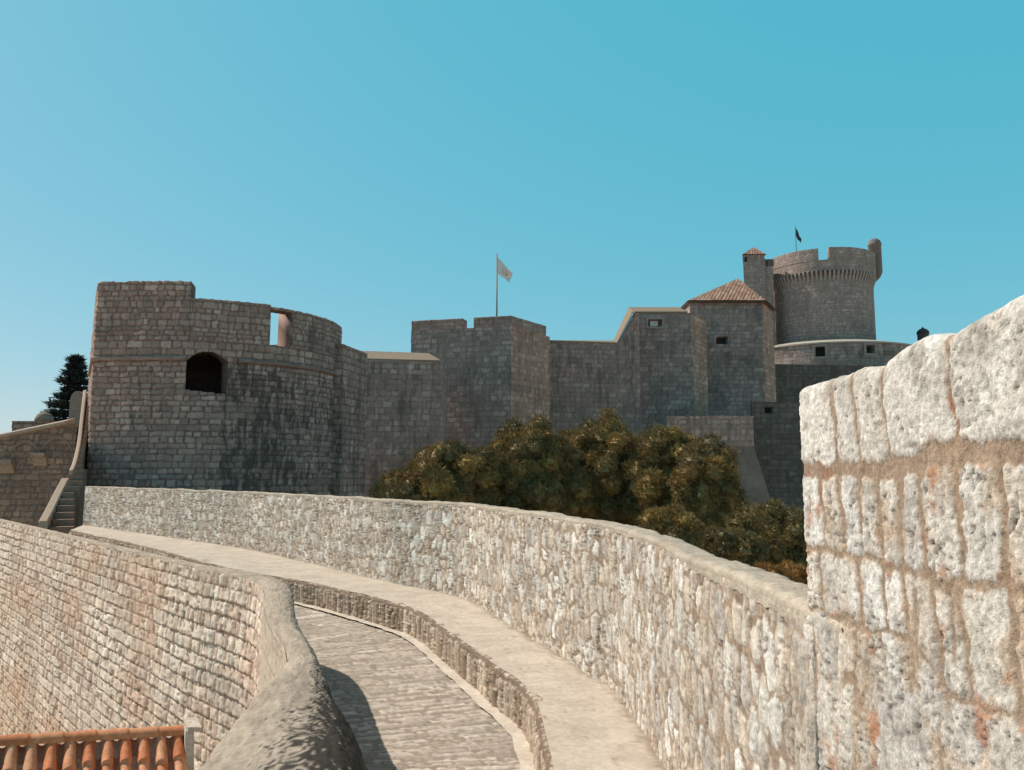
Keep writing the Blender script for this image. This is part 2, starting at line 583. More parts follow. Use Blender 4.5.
# ---- low outer parapet
rub_cols = [(0.62, 0.56, 0.49), (0.55, 0.48, 0.41), (0.68, 0.63, 0.57), (0.52, 0.46, 0.40), (0.60, 0.51, 0.42), (0.71, 0.67, 0.62), (0.56, 0.47, 0.39), (0.50, 0.45, 0.41)]
CP = Rubble(0.105, 0.185, 21)


def parapet_post(s, v, z, on, zn, disp, c, d, h1, h2, h3, msk):
    near = sst(9.0, 4.0, s)
    r1 = fbm(s / 0.05, v / 0.075, 4, 231, 0.6)
    rid = fbm(s / 0.032, v / 0.08, 5, 233, 0.62)
    disp = disp + (0.5 + 0.5 * near) * (r1 * 0.006 + rid * 0.006)
    crev = sst(0.09, 0.01, np.abs(fbm(s / 0.06, v / 0.17, 4, 247, 0.58))) * sst(-0.15, 0.2, fbm(s / 0.25, v / 0.3, 3, 248))
    disp = disp - crev * 0.007
    li = sst(0.10, 0.45, fbm(s / 0.12 + 3, v / 0.2, 4, 253))
    c = mix3(c, c * rgb(0.60, 0.56, 0.53), li * 0.65)
    br = sst(0.06, 0.3, fbm(s / 0.10 + 1, v / 0.32, 5, 263, 0.6))
    c = mix3(c, np.ones_like(c) * rgb(0.38, 0.285, 0.21), br * 0.6)
    oc = sst(0.40, 0.6, fbm(s / 0.18 + 8, v / 0.22, 4, 259))
    c = mix3(c, np.ones_like(c) * rgb(0.46, 0.25, 0.14), oc * 0.55)
    wh = sst(0.30, 0.5, fbm(s / 0.22 + 4, v / 0.3, 3, 271))
    c = mix3(c, np.ones_like(c) * rgb(0.74, 0.70, 0.65), wh * 0.6)
    c = c * (1 + 0.36 * rid[..., None])
    c = mix3(c, np.ones_like(c) * rgb(0.17, 0.13, 0.105), crev * 0.75)
    return disp, c


par = empty('parapet_wall', (0.0, 8.0, LEDGE_Z))
tag(par, 'long low parapet of pale rubble stone curving left behind the raised ledge', 'parapet')
sv = P_out.sample(k=1.15, smin=0.004, s0=s_end_merlon - 0.06)
ztp = 1.35 + 0.02 * noise(sv / 0.9, sv * 0, 61) + 0.008 * noise(sv / 0.2, sv * 0, 62)
t = np.linspace(0, 1, 250)
ZP = 0.2 + (ztp[:, None] - 0.035 - 0.2) * t[None, :]
st_par = masonry(CP, rub_cols, rgb(0.34, 0.255, 0.19), joint=0.013, bevel=0.016, depth=0.0045, scatter=0.003, warp=(0.022, 0.12), inset=(0.006, 0.014), rad=0.03,
                 rough=(0.006, 0.05), seed=23, post=parapet_post)
sheet('masonry', P_out, sv, ZP, st_par, M_NEAR, par, top=(0.03, 0.13, 10), back_to=-6.0)
# smooth mortar cap on the parapet
sc = P_out.sample(k=1.6, smin=0.006, s0=s_end_merlon - 0.25)
zc = 1.35 + 0.02 * noise(sc / 0.9, sc * 0, 61) + 0.008 * noise(sc / 0.2, sc * 0, 62)
lipz = 0.004 + 0.018 * sst(s_end_merlon + 1.8, s_end_merlon + 0.8, sc) * (1 + 0.8 * noise(sc / 0.08, sc * 0, 65))
ZC = (zc - 0.026)[:, None] + np.linspace(-1, 0.0, 4)[None, :] * lipz[:, None]
st_cap = plaster((0.33, 0.27, 0.21), (0.50, 0.43, 0.345), 0.010, 0.10, 301)
shift = Path(P_out.P, side=1)
sheet('coping', shift, sc, ZC, lambda s, v, z, on, zn: (lambda dc: (dc[0] + np.where(on > 0.9, 0.002, 0.014), dc[1]))(st_cap(s, v, z, on, zn)), M_COPING, par, top=(0.026, 0.14, 10), caps=False)

# ---- kerb line, ledge riser and top
kerb_px = [(515, 740), (480, 705), (440, 668), (407, 640), (370, 626), (340, 617), (300, 606)]
KERB = [(0.10, -1.5), (0.10, 1.0), (0.10, 3.5), (0.08, 4.5)] + [onz(x, y, 0.0) for x, y in kerb_px] + [(-4.6, 12.5), (-7.3, 15.9), (-11.2, 20.4)]
KERBC = catmull(KERB, 20)
P_kerb = Path(KERBC, side=1)


def off_path(path, d):
    _, n = path.frame(path.s, 0.05)
    return path.P - n * d      # away from the visible side


RIS = off_path(P_kerb, 0.075)
P_ris = Path(RIS, side=1)
led = empty('stone_ledge', (0.3, 6.0, 0.0))
tag(led, 'raised plaster topped stone ledge running beside the sunken paved walk', 'ledge')
CR = Courses(-0.06, 0.5, (0.33, 0.36), (0.035, 0.10), 41, smax=40, tilt=0.15)
ris_cols = [(0.46, 0.37, 0.29), (0.38, 0.30, 0.23), (0.50, 0.41, 0.32), (0.33, 0.25, 0.19), (0.53, 0.45, 0.37)]
sv = P_ris.sample(k=1.2, smin=0.005, s0=2.0)
t = np.linspace(0, 1, 46)
zr = LEDGE_Z + 0.010 * noise(sv / 0.3, sv * 0, 91)
ZR = -0.03 + (zr[:, None] - 0.025 + 0.03) * t[None, :]
st_ris = masonry(CR, ris_cols, rgb(0.20, 0.145, 0.105), joint=0.020, bevel=0.016, depth=0.018, scatter=0.008, warp=(0.016, 0.08), inset=(0.006, 0.02), rad=0.02,
                 rough=(0.008, 0.04), seed=43)
sheet('riser', P_ris, sv, ZR, lambda s, v, z, on, zn: (lambda q: (q[0] * (1 - 0.85 * zn) - 0.006 * zn, q[1]))(st_ris(s, v, z, on, zn)), M_NEAR, led, top=(0.03, 0.09, 4), caps=False)


def loft(name, A, B, nu, zf, style, mat, parent=None, kres=1.4, t_off=(0, 0)):
    """surface between two plan curves A (left) and B (right); matched by fraction of length"""
    n = len(A)
    T = np.linspace(0, 1, nu)
    X = A[:, None, 0] * (1 - T) + B[:, None, 0] * T
    Y = A[:, None, 1] * (1 - T) + B[:, None, 1] * T
    s = arclen((A + B) / 2)[:, None] * np.ones(nu)
    w = np.linalg.norm(B - A, axis=1)[:, None] * T
    z = zf(X, Y)
    d, c = style(s, w, z, np.zeros_like(z), np.ones_like(z))
    V = np.stack([X, Y, z + d], -1).reshape(-1, 3)
    return link(name, mesh_np(name, V, grid_faces(n, nu, flip=True), c), mat, parent)


def match(path, ref_pts):
    """points of path nearest to each ref point, kept monotone and smoothed"""
    fine = np.linspace(0, path.L, 4000)
    FP = path.pos(fine)
    idx = []
    last = 0
    for q in ref_pts:
        d = np.hypot(FP[:, 0] - q[0], FP[:, 1] - q[1])
        i = max(int(np.argmin(d)), last)
        last = i
        idx.append(fine[i])
    idx = np.array(idx)
    k = 9
    pad = np.pad(idx, k, mode='edge')
    idx = np.convolve(pad, np.ones(2 * k + 1) / (2 * k + 1), 'valid')
    return path.pos(idx)


sv = P_out.sample(k=1.5, smin=0.008, smax=0.15)
B = P_out.pos(sv) 
_, nb = P_out.frame(sv)
B = B - nb * 0.02
A = match(P_ris, B)
_n = B - A
A = A + _n / np.linalg.norm(_n, axis=1)[:, None] * 0.03


def ledge_post(s, v, z, on, zn, disp, c):
    st = fbm(s / 0.8, v / 0.5, 4, 121)
    c = c * (1 + 0.12 * st[..., None])
    cr = sst(0.02, 0.0, np.abs(fbm(s / 0.7, v / 0.9, 4, 131))) * sst(0.0, 0.3, fbm(s / 1.5, v / 1.5, 2, 133))
    wid = v.max(axis=1, keepdims=True)
    foot = sst(0.10, 0.01, wid - v + 0.08 * fbm(s / 0.10, v / 0.10, 4, 135))       # soil caught at the wall foot
    spot = sst(0.32, 0.5, fbm(s / 0.09, v / 0.09, 4, 137))
    c = mix3(c, np.ones_like(c) * rgb(0.24, 0.18, 0.13), np.clip(foot * 0.7 + spot * 0.45, 0, 1))
    scr = fbm(s / 0.06, v / 0.5, 4, 139)
    return disp - 0.003 * cr, c * (1 - 0.35 * cr[..., None]) * (1 + 0.14 * scr[..., None])


loft('ledge_top', A, B, 60, lambda X, Y: LEDGE_Z + 0.004 + 0.006 * noise(X / 0.4, Y / 0.4, 71), plaster((0.44, 0.375, 0.305), (0.57, 0.495, 0.41), 0.004, 0.05, 311, post=ledge_post), M_LEDGE, led)

# kerb strip
sv = P_kerb.sample(k=1.5, smin=0.008, smax=0.15, s0=2.0)
pk, nk = P_kerb.frame(sv, 0.05)
wob = (0.012 * noise(sv / 0.25, sv * 0, 37))[:, None]
kb = loft('kerb_strip', pk + nk * (0.03 + wob), pk - nk * 0.085, 8, lambda X, Y: 0.022 + 0.006 * noise(X / 0.15, Y / 0.15, 73), plaster((0.50, 0.43, 0.35), (0.66, 0.58, 0.49), 0.006, 0.07, 321), M_LEDGE)
tag(kb, kind='structure')

# ---- inner parapet / curtain wall plan: left and right edges of the coping
ZC_IN = 0.78
LE = [(-1.02, -1.5), (-1.02, 0.5), (-1.03, 1.8), (-1.05, 2.57), (-1.11, 3.29), (-1.12, 3.7), (-1.14, 4.12), (-1.27, 4.58), (-1.68, 5.59), (-2.26, 7.2)]
RE = [(-0.34, -1.5), (-0.32, 0.5), (-0.28, 1.8), (-0.315, 2.57), (-0.515, 3.29), (-0.71, 3.7), (-0.87, 4.12), (-1.06, 4.58), (-1.47, 5.59), (-2.06, 7.3)]
for q_ in (1.6, 4.0, 8.0, 12.8):       # straight stretch of wall beyond the bend
    LE.append((-2.26 - 0.66 * q_, 7.2 + 0.751 * q_))
    RE.append((-2.26 - 0.66 * q_ + 0.08, 7.2 + 0.751 * q_ + 0.07))
LEC = catmull(LE, 24); REC = catmull(RE, 24)
CEN = (LEC + REC) / 2
WID = np.linalg.norm(LEC - REC, axis=1)
P_in = Path(CEN, side=1)          # travelling away from the camera, left = city side
_e = LEC[-1]
P_city = Path(np.concatenate([LEC, [_e + np.array([0.06, 0.053]), _e + np.array([0.12, 0.105])]]), side=1, corners=[arclen(LEC)[-1]])
P_walk = Path(REC, side=-1)
cw = empty('curtain_wall', (-2.0, 7.0, 0.0))
tag(cw, 'sunlit curtain wall of thin stone courses with rounded grey coping, bending away to the left', 'wall')
CC = Courses(-6.2, 1.2, (0.125, 0.155), (0.035, 0.10), 51, smax=26, tilt=0.15)
s_corner = s_of(P_city, -2.26, 7.2)
s_neck = s_of(P_city, -1.14, 4.12)
city_cols = [(0.706, 0.602, 0.505), (0.647, 0.53, 0.434), (0.764, 0.673, 0.576), (0.588, 0.479, 0.394), (0.725, 0.612, 0.505), (0.657, 0.52, 0.424)]


def city_post(s, v, z, on, zn, disp, c, d, h1, h2, h3, msk):
    # each course leans out a little over the one below: a ledge at its foot
    b = CC.b
    row = np.clip(np.searchsorted(b, v.ravel()) - 1, 0, len(b) - 2).reshape(v.shape)
    f = (v - b[row]) / (b[row + 1] - b[row])
    rug = sst(-0.25, 0.35, fbm(s / 2.2, v / 1.1, 3, 411) + sst(s_corner + 7, s_corner + 1, s) * 0.35 - 0.05)
    low = sst(0.62, 0.5, v)
    disp = disp + rug * low * 0.016 * (1 - f) * msk
    red = sst(0.0, 0.5, fbm(s / 1.6, v / 0.9, 4, 421) + 0.12)
    c = mix3(c, c * rgb(0.95, 0.80, 0.72), red * 0.65)
    gr = 0.6 * sst(0.0, 0.4, fbm(s / 1.2 + 7, v / 0.8, 3, 431))
    c = mix3(c, c * rgb(1.12, 1.14, 1.14), gr * 0.6)
    og = sst(-1.2, -2.4, v) * sst(s_corner + 5, s_corner + 9, s)
    c = mix3(c, c * rgb(1.0, 0.85, 0.68), og * 0.5)
    # smoother plastered band where the wall bends back towards the near hump
    k = sst(s_corner - 0.2, s_corner - 0.9, s)
    pl = np.ones_like(c) * rgb(0.50, 0.42, 0.33) * (1 + 0.3 * fbm(s / 0.1, v / 0.15, 4, 441))[..., None]
    c = mix3(c, pl, k * 0.8)
    return disp * (1 - 0.6 * k) - 0.14 * sst(s_neck + 0.2, s_neck - 0.4, s), c


sv = P_city.sample(k=1.0, smin=0.012, s0=1.0)
rows = np.concatenate([np.linspace(-6.2, -3.2, 12)[:-1], np.linspace(-3.2, ZC_IN - 0.03, 335)])
st_city = masonry(CC, city_cols, rgb(0.36, 0.25, 0.19), joint=0.010, bevel=0.010, depth=0.008, scatter=0.008, warp=(0.012, 0.10), inset=(0.004, 0.006), rad=0.012,
                  rough=(0.009, 0.05), seed=53, post=city_post)
sheet('wall_face', P_city, sv, np.ones((len(sv), 1)) * rows[None, :], st_city, M_LEFT, cw)


# the coping: an inflated mortar hump near the camera, thin further on
def coping_sheet():
    sv = P_in.sample(k=1.0, smin=0.005, smax=0.05, s0=0.5)
    frac = np.interp(sv, P_in.s, np.arange(len(P_in.P)))
    idx = np.arange(len(P_in.P))
    L_ = np.stack([np.interp(frac, idx, LEC[:, 0]), np.interp(frac, idx, LEC[:, 1])], -1)
    R_ = np.stack([np.interp(frac, idx, REC[:, 0]), np.interp(frac, idx, REC[:, 1])], -1)
    c = (L_ + R_) / 2
    h = (L_ - R_) / 2
    w = np.linalg.norm(h, axis=1)
    hn = h / w[:, None]
    near = sst(7.5, 5.2, sv)           # 1 on the near hump
    nt_ = 150
    # profile from the walk side foot, over the top, to the city side lip
    th = np.linspace(0, 1, nt_)
    walk_foot = -0.04
    X = np.zeros((len(sv), nt_)); Y = X.copy(); Z = X.copy()
    e = 2.15
    hgt = 0.60 * near + 0.05 * (1 - near)          # depth of the rounded part, walk side
    hgc = 0.11 * near + 0.05 * (1 - near)          # and city side
    zt = ZC_IN + 0.03 * noise(sv / 0.7, sv * 0, 7) * near
    n_low = 40
    for j in range(nt_):
        if j < n_low:                              # vertical inner face
            q = j / n_low
            u = -1.0 * np.ones(len(sv)) * (1.0 + 0.10 * near * (1 - q))
            z = walk_foot + (zt - hgt - walk_foot) * q
        else:
            a = pi * (1 - (j - n_low) / (nt_ - 1 - n_low) * 0.985)
            u = np.sign(cos(a)) * abs(cos(a)) ** (2 / e) * np.ones(len(sv))
            hh = hgt if cos(a) < 0 else hgc
            z = zt - hh + hh * abs(sin(a)) ** (2 / e)
            if cos(a) > 0: u = u + (0.005 + 0.010 * near) / w
        X[:, j] = c[:, 0] + hn[:, 0] * w * u
        Y[:, j] = c[:, 1] + hn[:, 1] * w * u
        Z[:, j] = z
    P3 = np.stack([X, Y, Z], -1)
    du = np.gradient(P3, axis=0); dv = np.gradient(P3, axis=1)
    N = np.cross(dv, du); N /= np.linalg.norm(N, axis=2)[..., None] + 1e-9
    if N[len(sv) // 3, n_low + (nt_ - n_low) // 2, 2] < 0: N = -N
    varc = np.cumsum(np.concatenate([np.zeros((len(sv), 1)), np.linalg.norm(np.diff(P3, axis=1), axis=2)], 1), 1)
    s = sv[:, None] * np.ones(nt_)
    f1 = fbm(s / 0.16, varc / 0.05, 5, 501, 0.62)
    f2 = fbm(s / 0.03, varc / 0.018, 4, 503, 0.6)
    f3 = fbm(s / 0.6, varc / 0.3, 3, 507)
    disp = 0.010 * f1 + 0.006 * f2 + 0.015 * f3 * near[:, None]
    side = np.clip((X - c[:, 0:1]) * -hn[:, 0:1] + (Y - c[:, 1:2]) * -hn[:, 1:2], -1, 1) / w[:, None]    # +1 at the walk side
    col = mix3(np.ones(s.shape + (3,)) * rgb(0.27, 0.215, 0.165), np.ones(s.shape + (3,)) * rgb(0.47, 0.385, 0.305), np.clip(0.5 + f1 * 0.9 + f3 * 0.5, 0, 1))
    # black crust with a torn edge on the upper walk side, reddish stone lower down
    dg = s * 0.8 + varc * 0.6; dp = varc * 0.8 - s * 0.6
    hair = fbm(dg / 0.10, dp / 0.012, 4, 511, 0.66)
    crust = sst(-0.05, 0.14, side + 0.0 - 0.70 * sst(4.7, 6.6, s) + 1.1 * hair + 0.35 * f3) * sst(0.30, 0.48, Z + 0.25 * f1)
    col = mix3(col, np.ones_like(col) * rgb(0.035, 0.029, 0.024), crust * (0.3 + 0.65 * near[:, None]))
    red = sst(0.62, 0.38, Z + 0.15 * f1) * sst(0.3, 0.7, side)
    col = mix3(col, np.ones_like(col) * rgb(0.34, 0.23, 0.165) * (1 + 0.5 * f1[..., None]), red * 0.8)
    pts = P3 + N * disp[..., None]
    fl = grid_faces(len(sv), nt_, flip=True)
    return link('coping', mesh_np('coping', pts.reshape(-1, 3), fl, col), M_COPING, cw)


coping_sheet()
# wall end (return) at the far left
pe = P_city.P[-1]
pe2 = pe + np.array([0.9, 0.75])
P_end = Path([pe2, pe + (pe - P_city.P[-5]) * 0.0, pe], side=-1) if False else None

# ---- paved walk between the inner parapet and the kerb
sv = P_kerb.sample(k=1.3, smin=0.008, smax=0.08)
Bk, nk = P_kerb.frame(sv, 0.05)
Aw = match(P_walk, Bk + nk * 1.1)
CPV = Courses(-2, 30, (0.035, 0.085), (0.12, 0.40), 61, smax=30)
pav_cols = [(0.50, 0.43, 0.36), (0.44, 0.37, 0.31), (0.56, 0.49, 0.42), (0.40, 0.34, 0.285), (0.48, 0.40, 0.33)]
st_pav_m = masonry(CPV, pav_cols, rgb(0.30, 0.25, 0.20), joint=0.013, bevel=0.018, depth=0.008, scatter=0.005, warp=(0.02, 0.12), inset=(0.01, 0.008), rad=0.03,
                   rough=(0.006, 0.05), seed=63)
walk = loft('path', Aw, Bk - nk * 0.02, 130, lambda X, Y: 0.0 + 0.006 * noise(X / 0.5, Y / 0.5, 75), lambda s, w, z, on, zn: st_pav_m(w, s, z, on, zn), M_PATH)
tag(walk, kind='structure')

# solid core of the city wall under the walk (so nothing is hollow)
core_o = P_out.P[::8]
core_i = P_city.P[::8]


# ================================================================== TILED ROOF at lower left
def tile_roof():
    h = empty('tiled_roof_house', (-3.6, 5.5, -6.0))
    tag(h, 'house under orange barrel tiles below the sunlit wall in the lower left corner', 'house')
    # local frame: x along the ridge, turned a little to the wall; y up the slope
    zr = 0.0
    yr = 0.0
    xr, xl = 1.50, -6.0
    pitch = radians(36)
    sp = 0.134
    O = np.array([-4.128, 6.45, -0.40]); ra = math.atan2(0.342, 0.94) + radians(8)
    ca, sa = cos(ra), sin(ra)

    def W(P):
        P = np.asarray(P, float)
        return np.stack([O[0] + P[..., 0] * ca - P[..., 1] * sa, O[1] + P[..., 0] * sa + P[..., 1] * ca, O[2] + P[..., 2] - 0.085 * P[..., 0] * (P[..., 0] > 0)], -1)
    nu = int((xr - xl) / 0.009); nv = 300
    u = np.linspace(xl, xr, nu)[:, None] * np.ones(nv)
    v = np.ones((nu, 1)) * np.linspace(0, 3.0, nv)[None, :]
    ph = (u - xl) / sp
    k = np.floor(ph); fr = ph - k - 0.5
    kc = k
    tl = 0.30
    voff = _hash(kc, kc * 0, 3) * 0.05
    q = (v + voff) / tl
    row = np.floor(q); fq = q - row
    rad = 0.30 + 0.07 * fq                                     # covers widen down the slope
    a = np.clip(1 - (fr / rad) ** 2, 0, None)
    cover = np.sqrt(a) * (0.055 + 0.012 * fq)
    pan = -0.028 * np.cos(np.clip((np.abs(fr) - 0.5) / 0.22, -1, 1) * pi / 2) + 0.012 * (((v / tl + 0.45) % 1.0))
    hgt = np.where(a > 0.02, cover + 0.014 * fq, pan)
    hgt = hgt + 0.004 * noise(u / 0.1, v / 0.15, 5)
    X = u; Y = yr - v * cos(pitch); Z = zr - v * sin(pitch)
    Y = Y - hgt * sin(pitch); Z = Z + hgt * cos(pitch)
    hh = _hash(kc, row, 17)
    cols = [(0.62, 0.22, 0.10), (0.66, 0.29, 0.15), (0.55, 0.19, 0.085), (0.66, 0.31, 0.17), (0.58, 0.23, 0.115), (0.64, 0.32, 0.18)]
    c = palette(hh, cols)
    pc = palette(_hash(kc + (fr > 0), np.floor(v / tl + 0.45), 19), [(0.60, 0.30, 0.18), (0.55, 0.26, 0.15), (0.66, 0.46, 0.34)])
    c = np.where((a > 0.02)[..., None], c, pc * 0.9)
    li = sst(0.1, 0.45, fbm(u / 0.12, v / 0.12, 4, 23))
    c = mix3(c, np.ones_like(c) * rgb(0.64, 0.42, 0.29), li * 0.35)
    c = c * (1 + 0.3 * fbm(u / 0.05, v / 0.08, 3, 27)[..., None])
    link('roof', mesh_np('roof', W(np.stack([X, Y, Z], -1)).reshape(-1, 3), grid_faces(nu, nv, flip=True), c), M_TILE, h)
    # ridge of overlapping half-round tiles
    nu2, nv2 = 700, 22
    u = np.linspace(xl, xr, nu2)[:, None] * np.ones(nv2)
    a = np.ones((nu2, 1)) * np.linspace(-0.1, pi + 0.1, nv2)[None, :]
    q = (u - xl) / 0.235
    fq = q - np.floor(q)
    R = 0.052 + 0.010 * fq
    zl = zr + 0.025
    Yr = yr + R * np.cos(a) * 1.25; Zr = zl + R * np.sin(a)
    c = palette(_hash(np.floor(q), q * 0, 9), [(0.52, 0.21, 0.10), (0.56, 0.25, 0.13), (0.56, 0.27, 0.14), (0.48, 0.18, 0.08)])
    c = c * (1 + 0.3 * fbm(u / 0.07, a / 2, 4, 29)[..., None])
    link('ridge_cap', mesh_np('ridge_cap', W(np.stack([u, Yr, Zr], -1)).reshape(-1, 3), grid_faces(nu2, nv2, flip=False), c), M_TILE, h)
    # gable pier of white mortar at the right end, capped by a slab
    def pier(name, x0, x1, y0, y1, z0, z1, c0, lean=0.0):
        n = 14
        V = []; Fl = []
        V, Fl = rough_box(x0, x1, y0, y1, z0, z1, n, 0.006)
        V[:, 0] += lean * (V[:, 2] - z0)
        cc = np.ones((len(V), 3)) * np.array(c0) * (1 + 0.4 * fbm(V[:, 0] / 0.05 + V[:, 1] * 9, V[:, 2] / 0.05, 4, 77))[:, None]
        return link(name, mesh_np(name, W(V), Fl, cc, smooth=False), M_COPING, h)
    pier('gable_pier', 1.505, 1.575, -0.20, 0.06, -1.2, 0.085, (0.55, 0.50, 0.44), -0.02)
    pier('pier_cap', 1.49, 1.60, -0.23, 0.09, 0.088, 0.125, (0.5, 0.44, 0.38))
    # walls under the roof
    Vw, Fw = rough_box(-6.0, 1.34, -2.35, 0.02, -5.5, -1.80, 6, 0.0)
    cc = np.ones((len(Vw), 3)) * rgb(0.42, 0.37, 0.30)
    link('wall', mesh_np('wall', W(Vw), Fw, cc, smooth=False), M_FORT, h)
    Vg, Fg = prism([(-2.35, -1.80), (0.02, -1.80), (0.02, -0.06)], -5.98, 1.33)
    link('gable', mesh_np('gable', W(Vg), Fg, np.ones((len(Vg), 3)) * rgb(0.42, 0.37, 0.30), smooth=False), M_FORT, h)


def prism(yz, x0, x1):
    n = len(yz)
    V = [(x0, y, z) for y, z in yz] + [(x1, y, z) for y, z in yz]
    Fl = [tuple(range(n))[::-1], tuple(range(n, 2 * n))] + [(i, (i + 1) % n, n + (i + 1) % n, n + i) for i in range(n)]
    return np.array(V, float), Fl


def rough_box(x0, x1, y0, y1, z0, z1, n=8, amp=0.004, seed=5):
    """subdivided box with slightly uneven faces"""
    import bmesh
    bm = bmesh.new()
    bmesh.ops.create_cube(bm, size=1.0)
    bmesh.ops.bevel(bm, geom=list(bm.edges), offset=0.03, segments=1, affect='EDGES')
    bmesh.ops.subdivide_edges(bm, edges=list(bm.edges), cuts=max(1, n // 4), use_grid_fill=True)
    bm.verts.ensure_lookup_table()
    V = np.array([v.co[:] for v in bm.verts])
    Fl = [tuple(v.index for v in f.verts) for f in bm.faces]
    bm.free()
    V = (V + 0.5) * np.array([x1 - x0, y1 - y0, z1 - z0]) + np.array([x0, y0, z0])
    if amp:
        V[:, 0] += amp * noise(V[:, 1] / 0.1 + 3, V[:, 2] / 0.1, seed)
        V[:, 1] += amp * noise(V[:, 0] / 0.1, V[:, 2] / 0.1 + 7, seed + 1)
        V[:, 2] += amp * noise(V[:, 0] / 0.1, V[:, 1] / 0.1 + 5, seed + 2)
    return V, Fl


tile_roof()

# ================================================================== FORTRESS
BASE = -6.0


def wall_rows(z_vis, zt, dz):
    """rows: coarse below z_vis, fine up to zt (array per column)"""
    lo = np.linspace(BASE, z_vis, 6)[:-1]
    n = max(4, int((float(np.max(zt)) - z_vis) / dz))
    t = np.linspace(0, 1, n)
    zt = np.asarray(zt, float).reshape(-1, 1)
    return np.concatenate([np.ones((len(zt), 1)) * lo[None, :], z_vis + (zt - z_vis) * t[None, :]], 1)


def closed_plan(pts):
    """pts: list of either (x,y) hard corners or lists of points to be smoothed; returns dense loop and corner arclengths"""
    P = []
    hard = []
    for q in pts:
        if isinstance(q, list):
            for r in catmull(q, 16): P.append(tuple(r))
        else:
            hard.append(len(P)); P.append(tuple(q))
    P.append(P[0])
    D = [P[0]]
    hs = []
    for i in range(len(P) - 1):
        a, b = np.array(P[i]), np.array(P[i + 1])
        if np.linalg.norm(b - a) < 1e-6: continue
        D.append(tuple(b))
    D = np.array(D)
    s = arclen(D)
    for h in hard:
        d = np.hypot(D[:, 0] - P[h][0], D[:, 1] - P[h][1])
        hs.append(s[int(np.argmin(d))])
    return D, hs


def block(name, plan, z_top, style, mat, parent, z_vis=0.0, k=1.1, side=-1, dist=None, z_bot=None, cut=None):
    """a closed masonry block on a plan (clockwise seen from above -> side=1), with a roof slab closing it"""
    D, hs = closed_plan(plan)
    path = Path(D, side=side, corners=hs)
    sv = path.sample(k=k, smin=0.01, smax=1.5)
    p, n = path.frame(sv, 0.03)
    zt = z_top(p[:, 0], p[:, 1]) if callable(z_top) else np.full(len(sv), z_top)
    d = dist or float(np.min(np.hypot(p[:, 0], p[:, 1])))
    dz = k * d / F
    global BASE
    b0 = BASE
    if z_bot is not None: BASE = z_bot
    Z = wall_rows(max(z_vis, BASE + 0.01), zt, dz)
    BASE = b0
    Sg = np.repeat(sv[:, None], Z.shape[1], 1)
    disp, c = style(Sg, Z, Z, np.ones_like(Z), np.zeros_like(Z))
    disp = disp * (1 - sst(0.0, 1.0, (Z - zt[:, None] + 0.01) / 0.01) * 0.0)
    X = p[:, 0:1] + n[:, 0:1] * disp; Y = p[:, 1:2] + n[:, 1:2] * disp
    V = np.stack([X, Y, Z], -1).reshape(-1, 3)
    nr = Z.shape[1]; nc = len(sv)
    gf = grid_faces(nc, nr, flip=(side > 0))
    if cut is not None:
        fs = Sg.ravel()[gf].mean(1); fz = Z.ravel()[gf].mean(1)
        gf = gf[~cut(fs, fz)]
    Fq = [tuple(f) for f in gf]
    topring = [i * nr + nr - 1 for i in range(nc - 1)]
    Fq.append(tuple(topring if side > 0 else topring[::-1])[::-1] if side > 0 else tuple(topring[::-1]))
    o = link(name, mesh_np(name, V, Fq, c), mat, parent)
    # keep the roof slab flat-shaded
    f = np.ones(len(Fq), bool); f[-1] = False
    o.data.polygons.foreach_set('use_smooth', f)
    return o, path


def fort_style(seed, cols, mortar, h=(0.24, 0.32), w=(0.3, 0.6), res=0.04, depth=0.02, stain=0.6, recess=(), z0=-7, z1=30, smax=90, streak=(0.5, 4.0), stain_col=(0.085, 0.07, 0.06), mask=None, rough=0.02, svar=0.2, warpamp=0.03, soft=False):
    C = Courses(z0, z1, h, w, seed, smax=smax)
    if soft:
        mortar = 0.72 * np.mean(np.array(cols), 0); depth = 0.010; svar = 0.13

    def post(s, v, z, on, zn, disp, c, d, h1, h2, h3, msk):
        st = fbm(s / streak[0], v / streak[1], 4, seed + 200, 0.6) + 0.6 * fbm(s / 3.0, v / 2.4, 3, seed + 210)
        m = sst(0.05, 0.5, st + (mask(s, v) if mask else 0.0) + 0.5 * (h1 - 0.5)) * stain
        if soft: c = c * (1 + 0.30 * fbm(s / 0.16, v / 2.6, 4, seed + 240, 0.62) + 0.16 * fbm(s / 0.12, v / 0.12, 3, seed + 245))[..., None]
        c = mix3(c, np.ones_like(c) * np.array(stain_col), np.clip(m, 0, 0.92))
        pale = sst(0.2, 0.5, fbm(s / 0.35, v / 1.6, 3, seed + 220))
        c = mix3(c, c * 1.35, pale * 0.6)
        disp = disp + 0.02 * fbm(s / 1.2, v / 1.2, 3, seed + 230)
        for fn in recess:
            disp, c = fn(s, v, disp, c)
        return disp, c
    return masonry(C, cols, mortar, joint=max(0.025, res * 0.85), bevel=max(0.03, res * 0.8), depth=depth, scatter=depth * 0.5, warp=(warpamp, 0.4), inset=(0.02, 0.015),
                   rad=0.04, rough=(rough, 0.25), seed=seed, post=post, svar=svar)


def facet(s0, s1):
    """right-hand faces tinted browner and lighter: warm bounce light painted in"""
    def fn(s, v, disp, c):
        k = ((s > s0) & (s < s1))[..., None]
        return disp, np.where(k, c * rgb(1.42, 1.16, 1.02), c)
    return fn


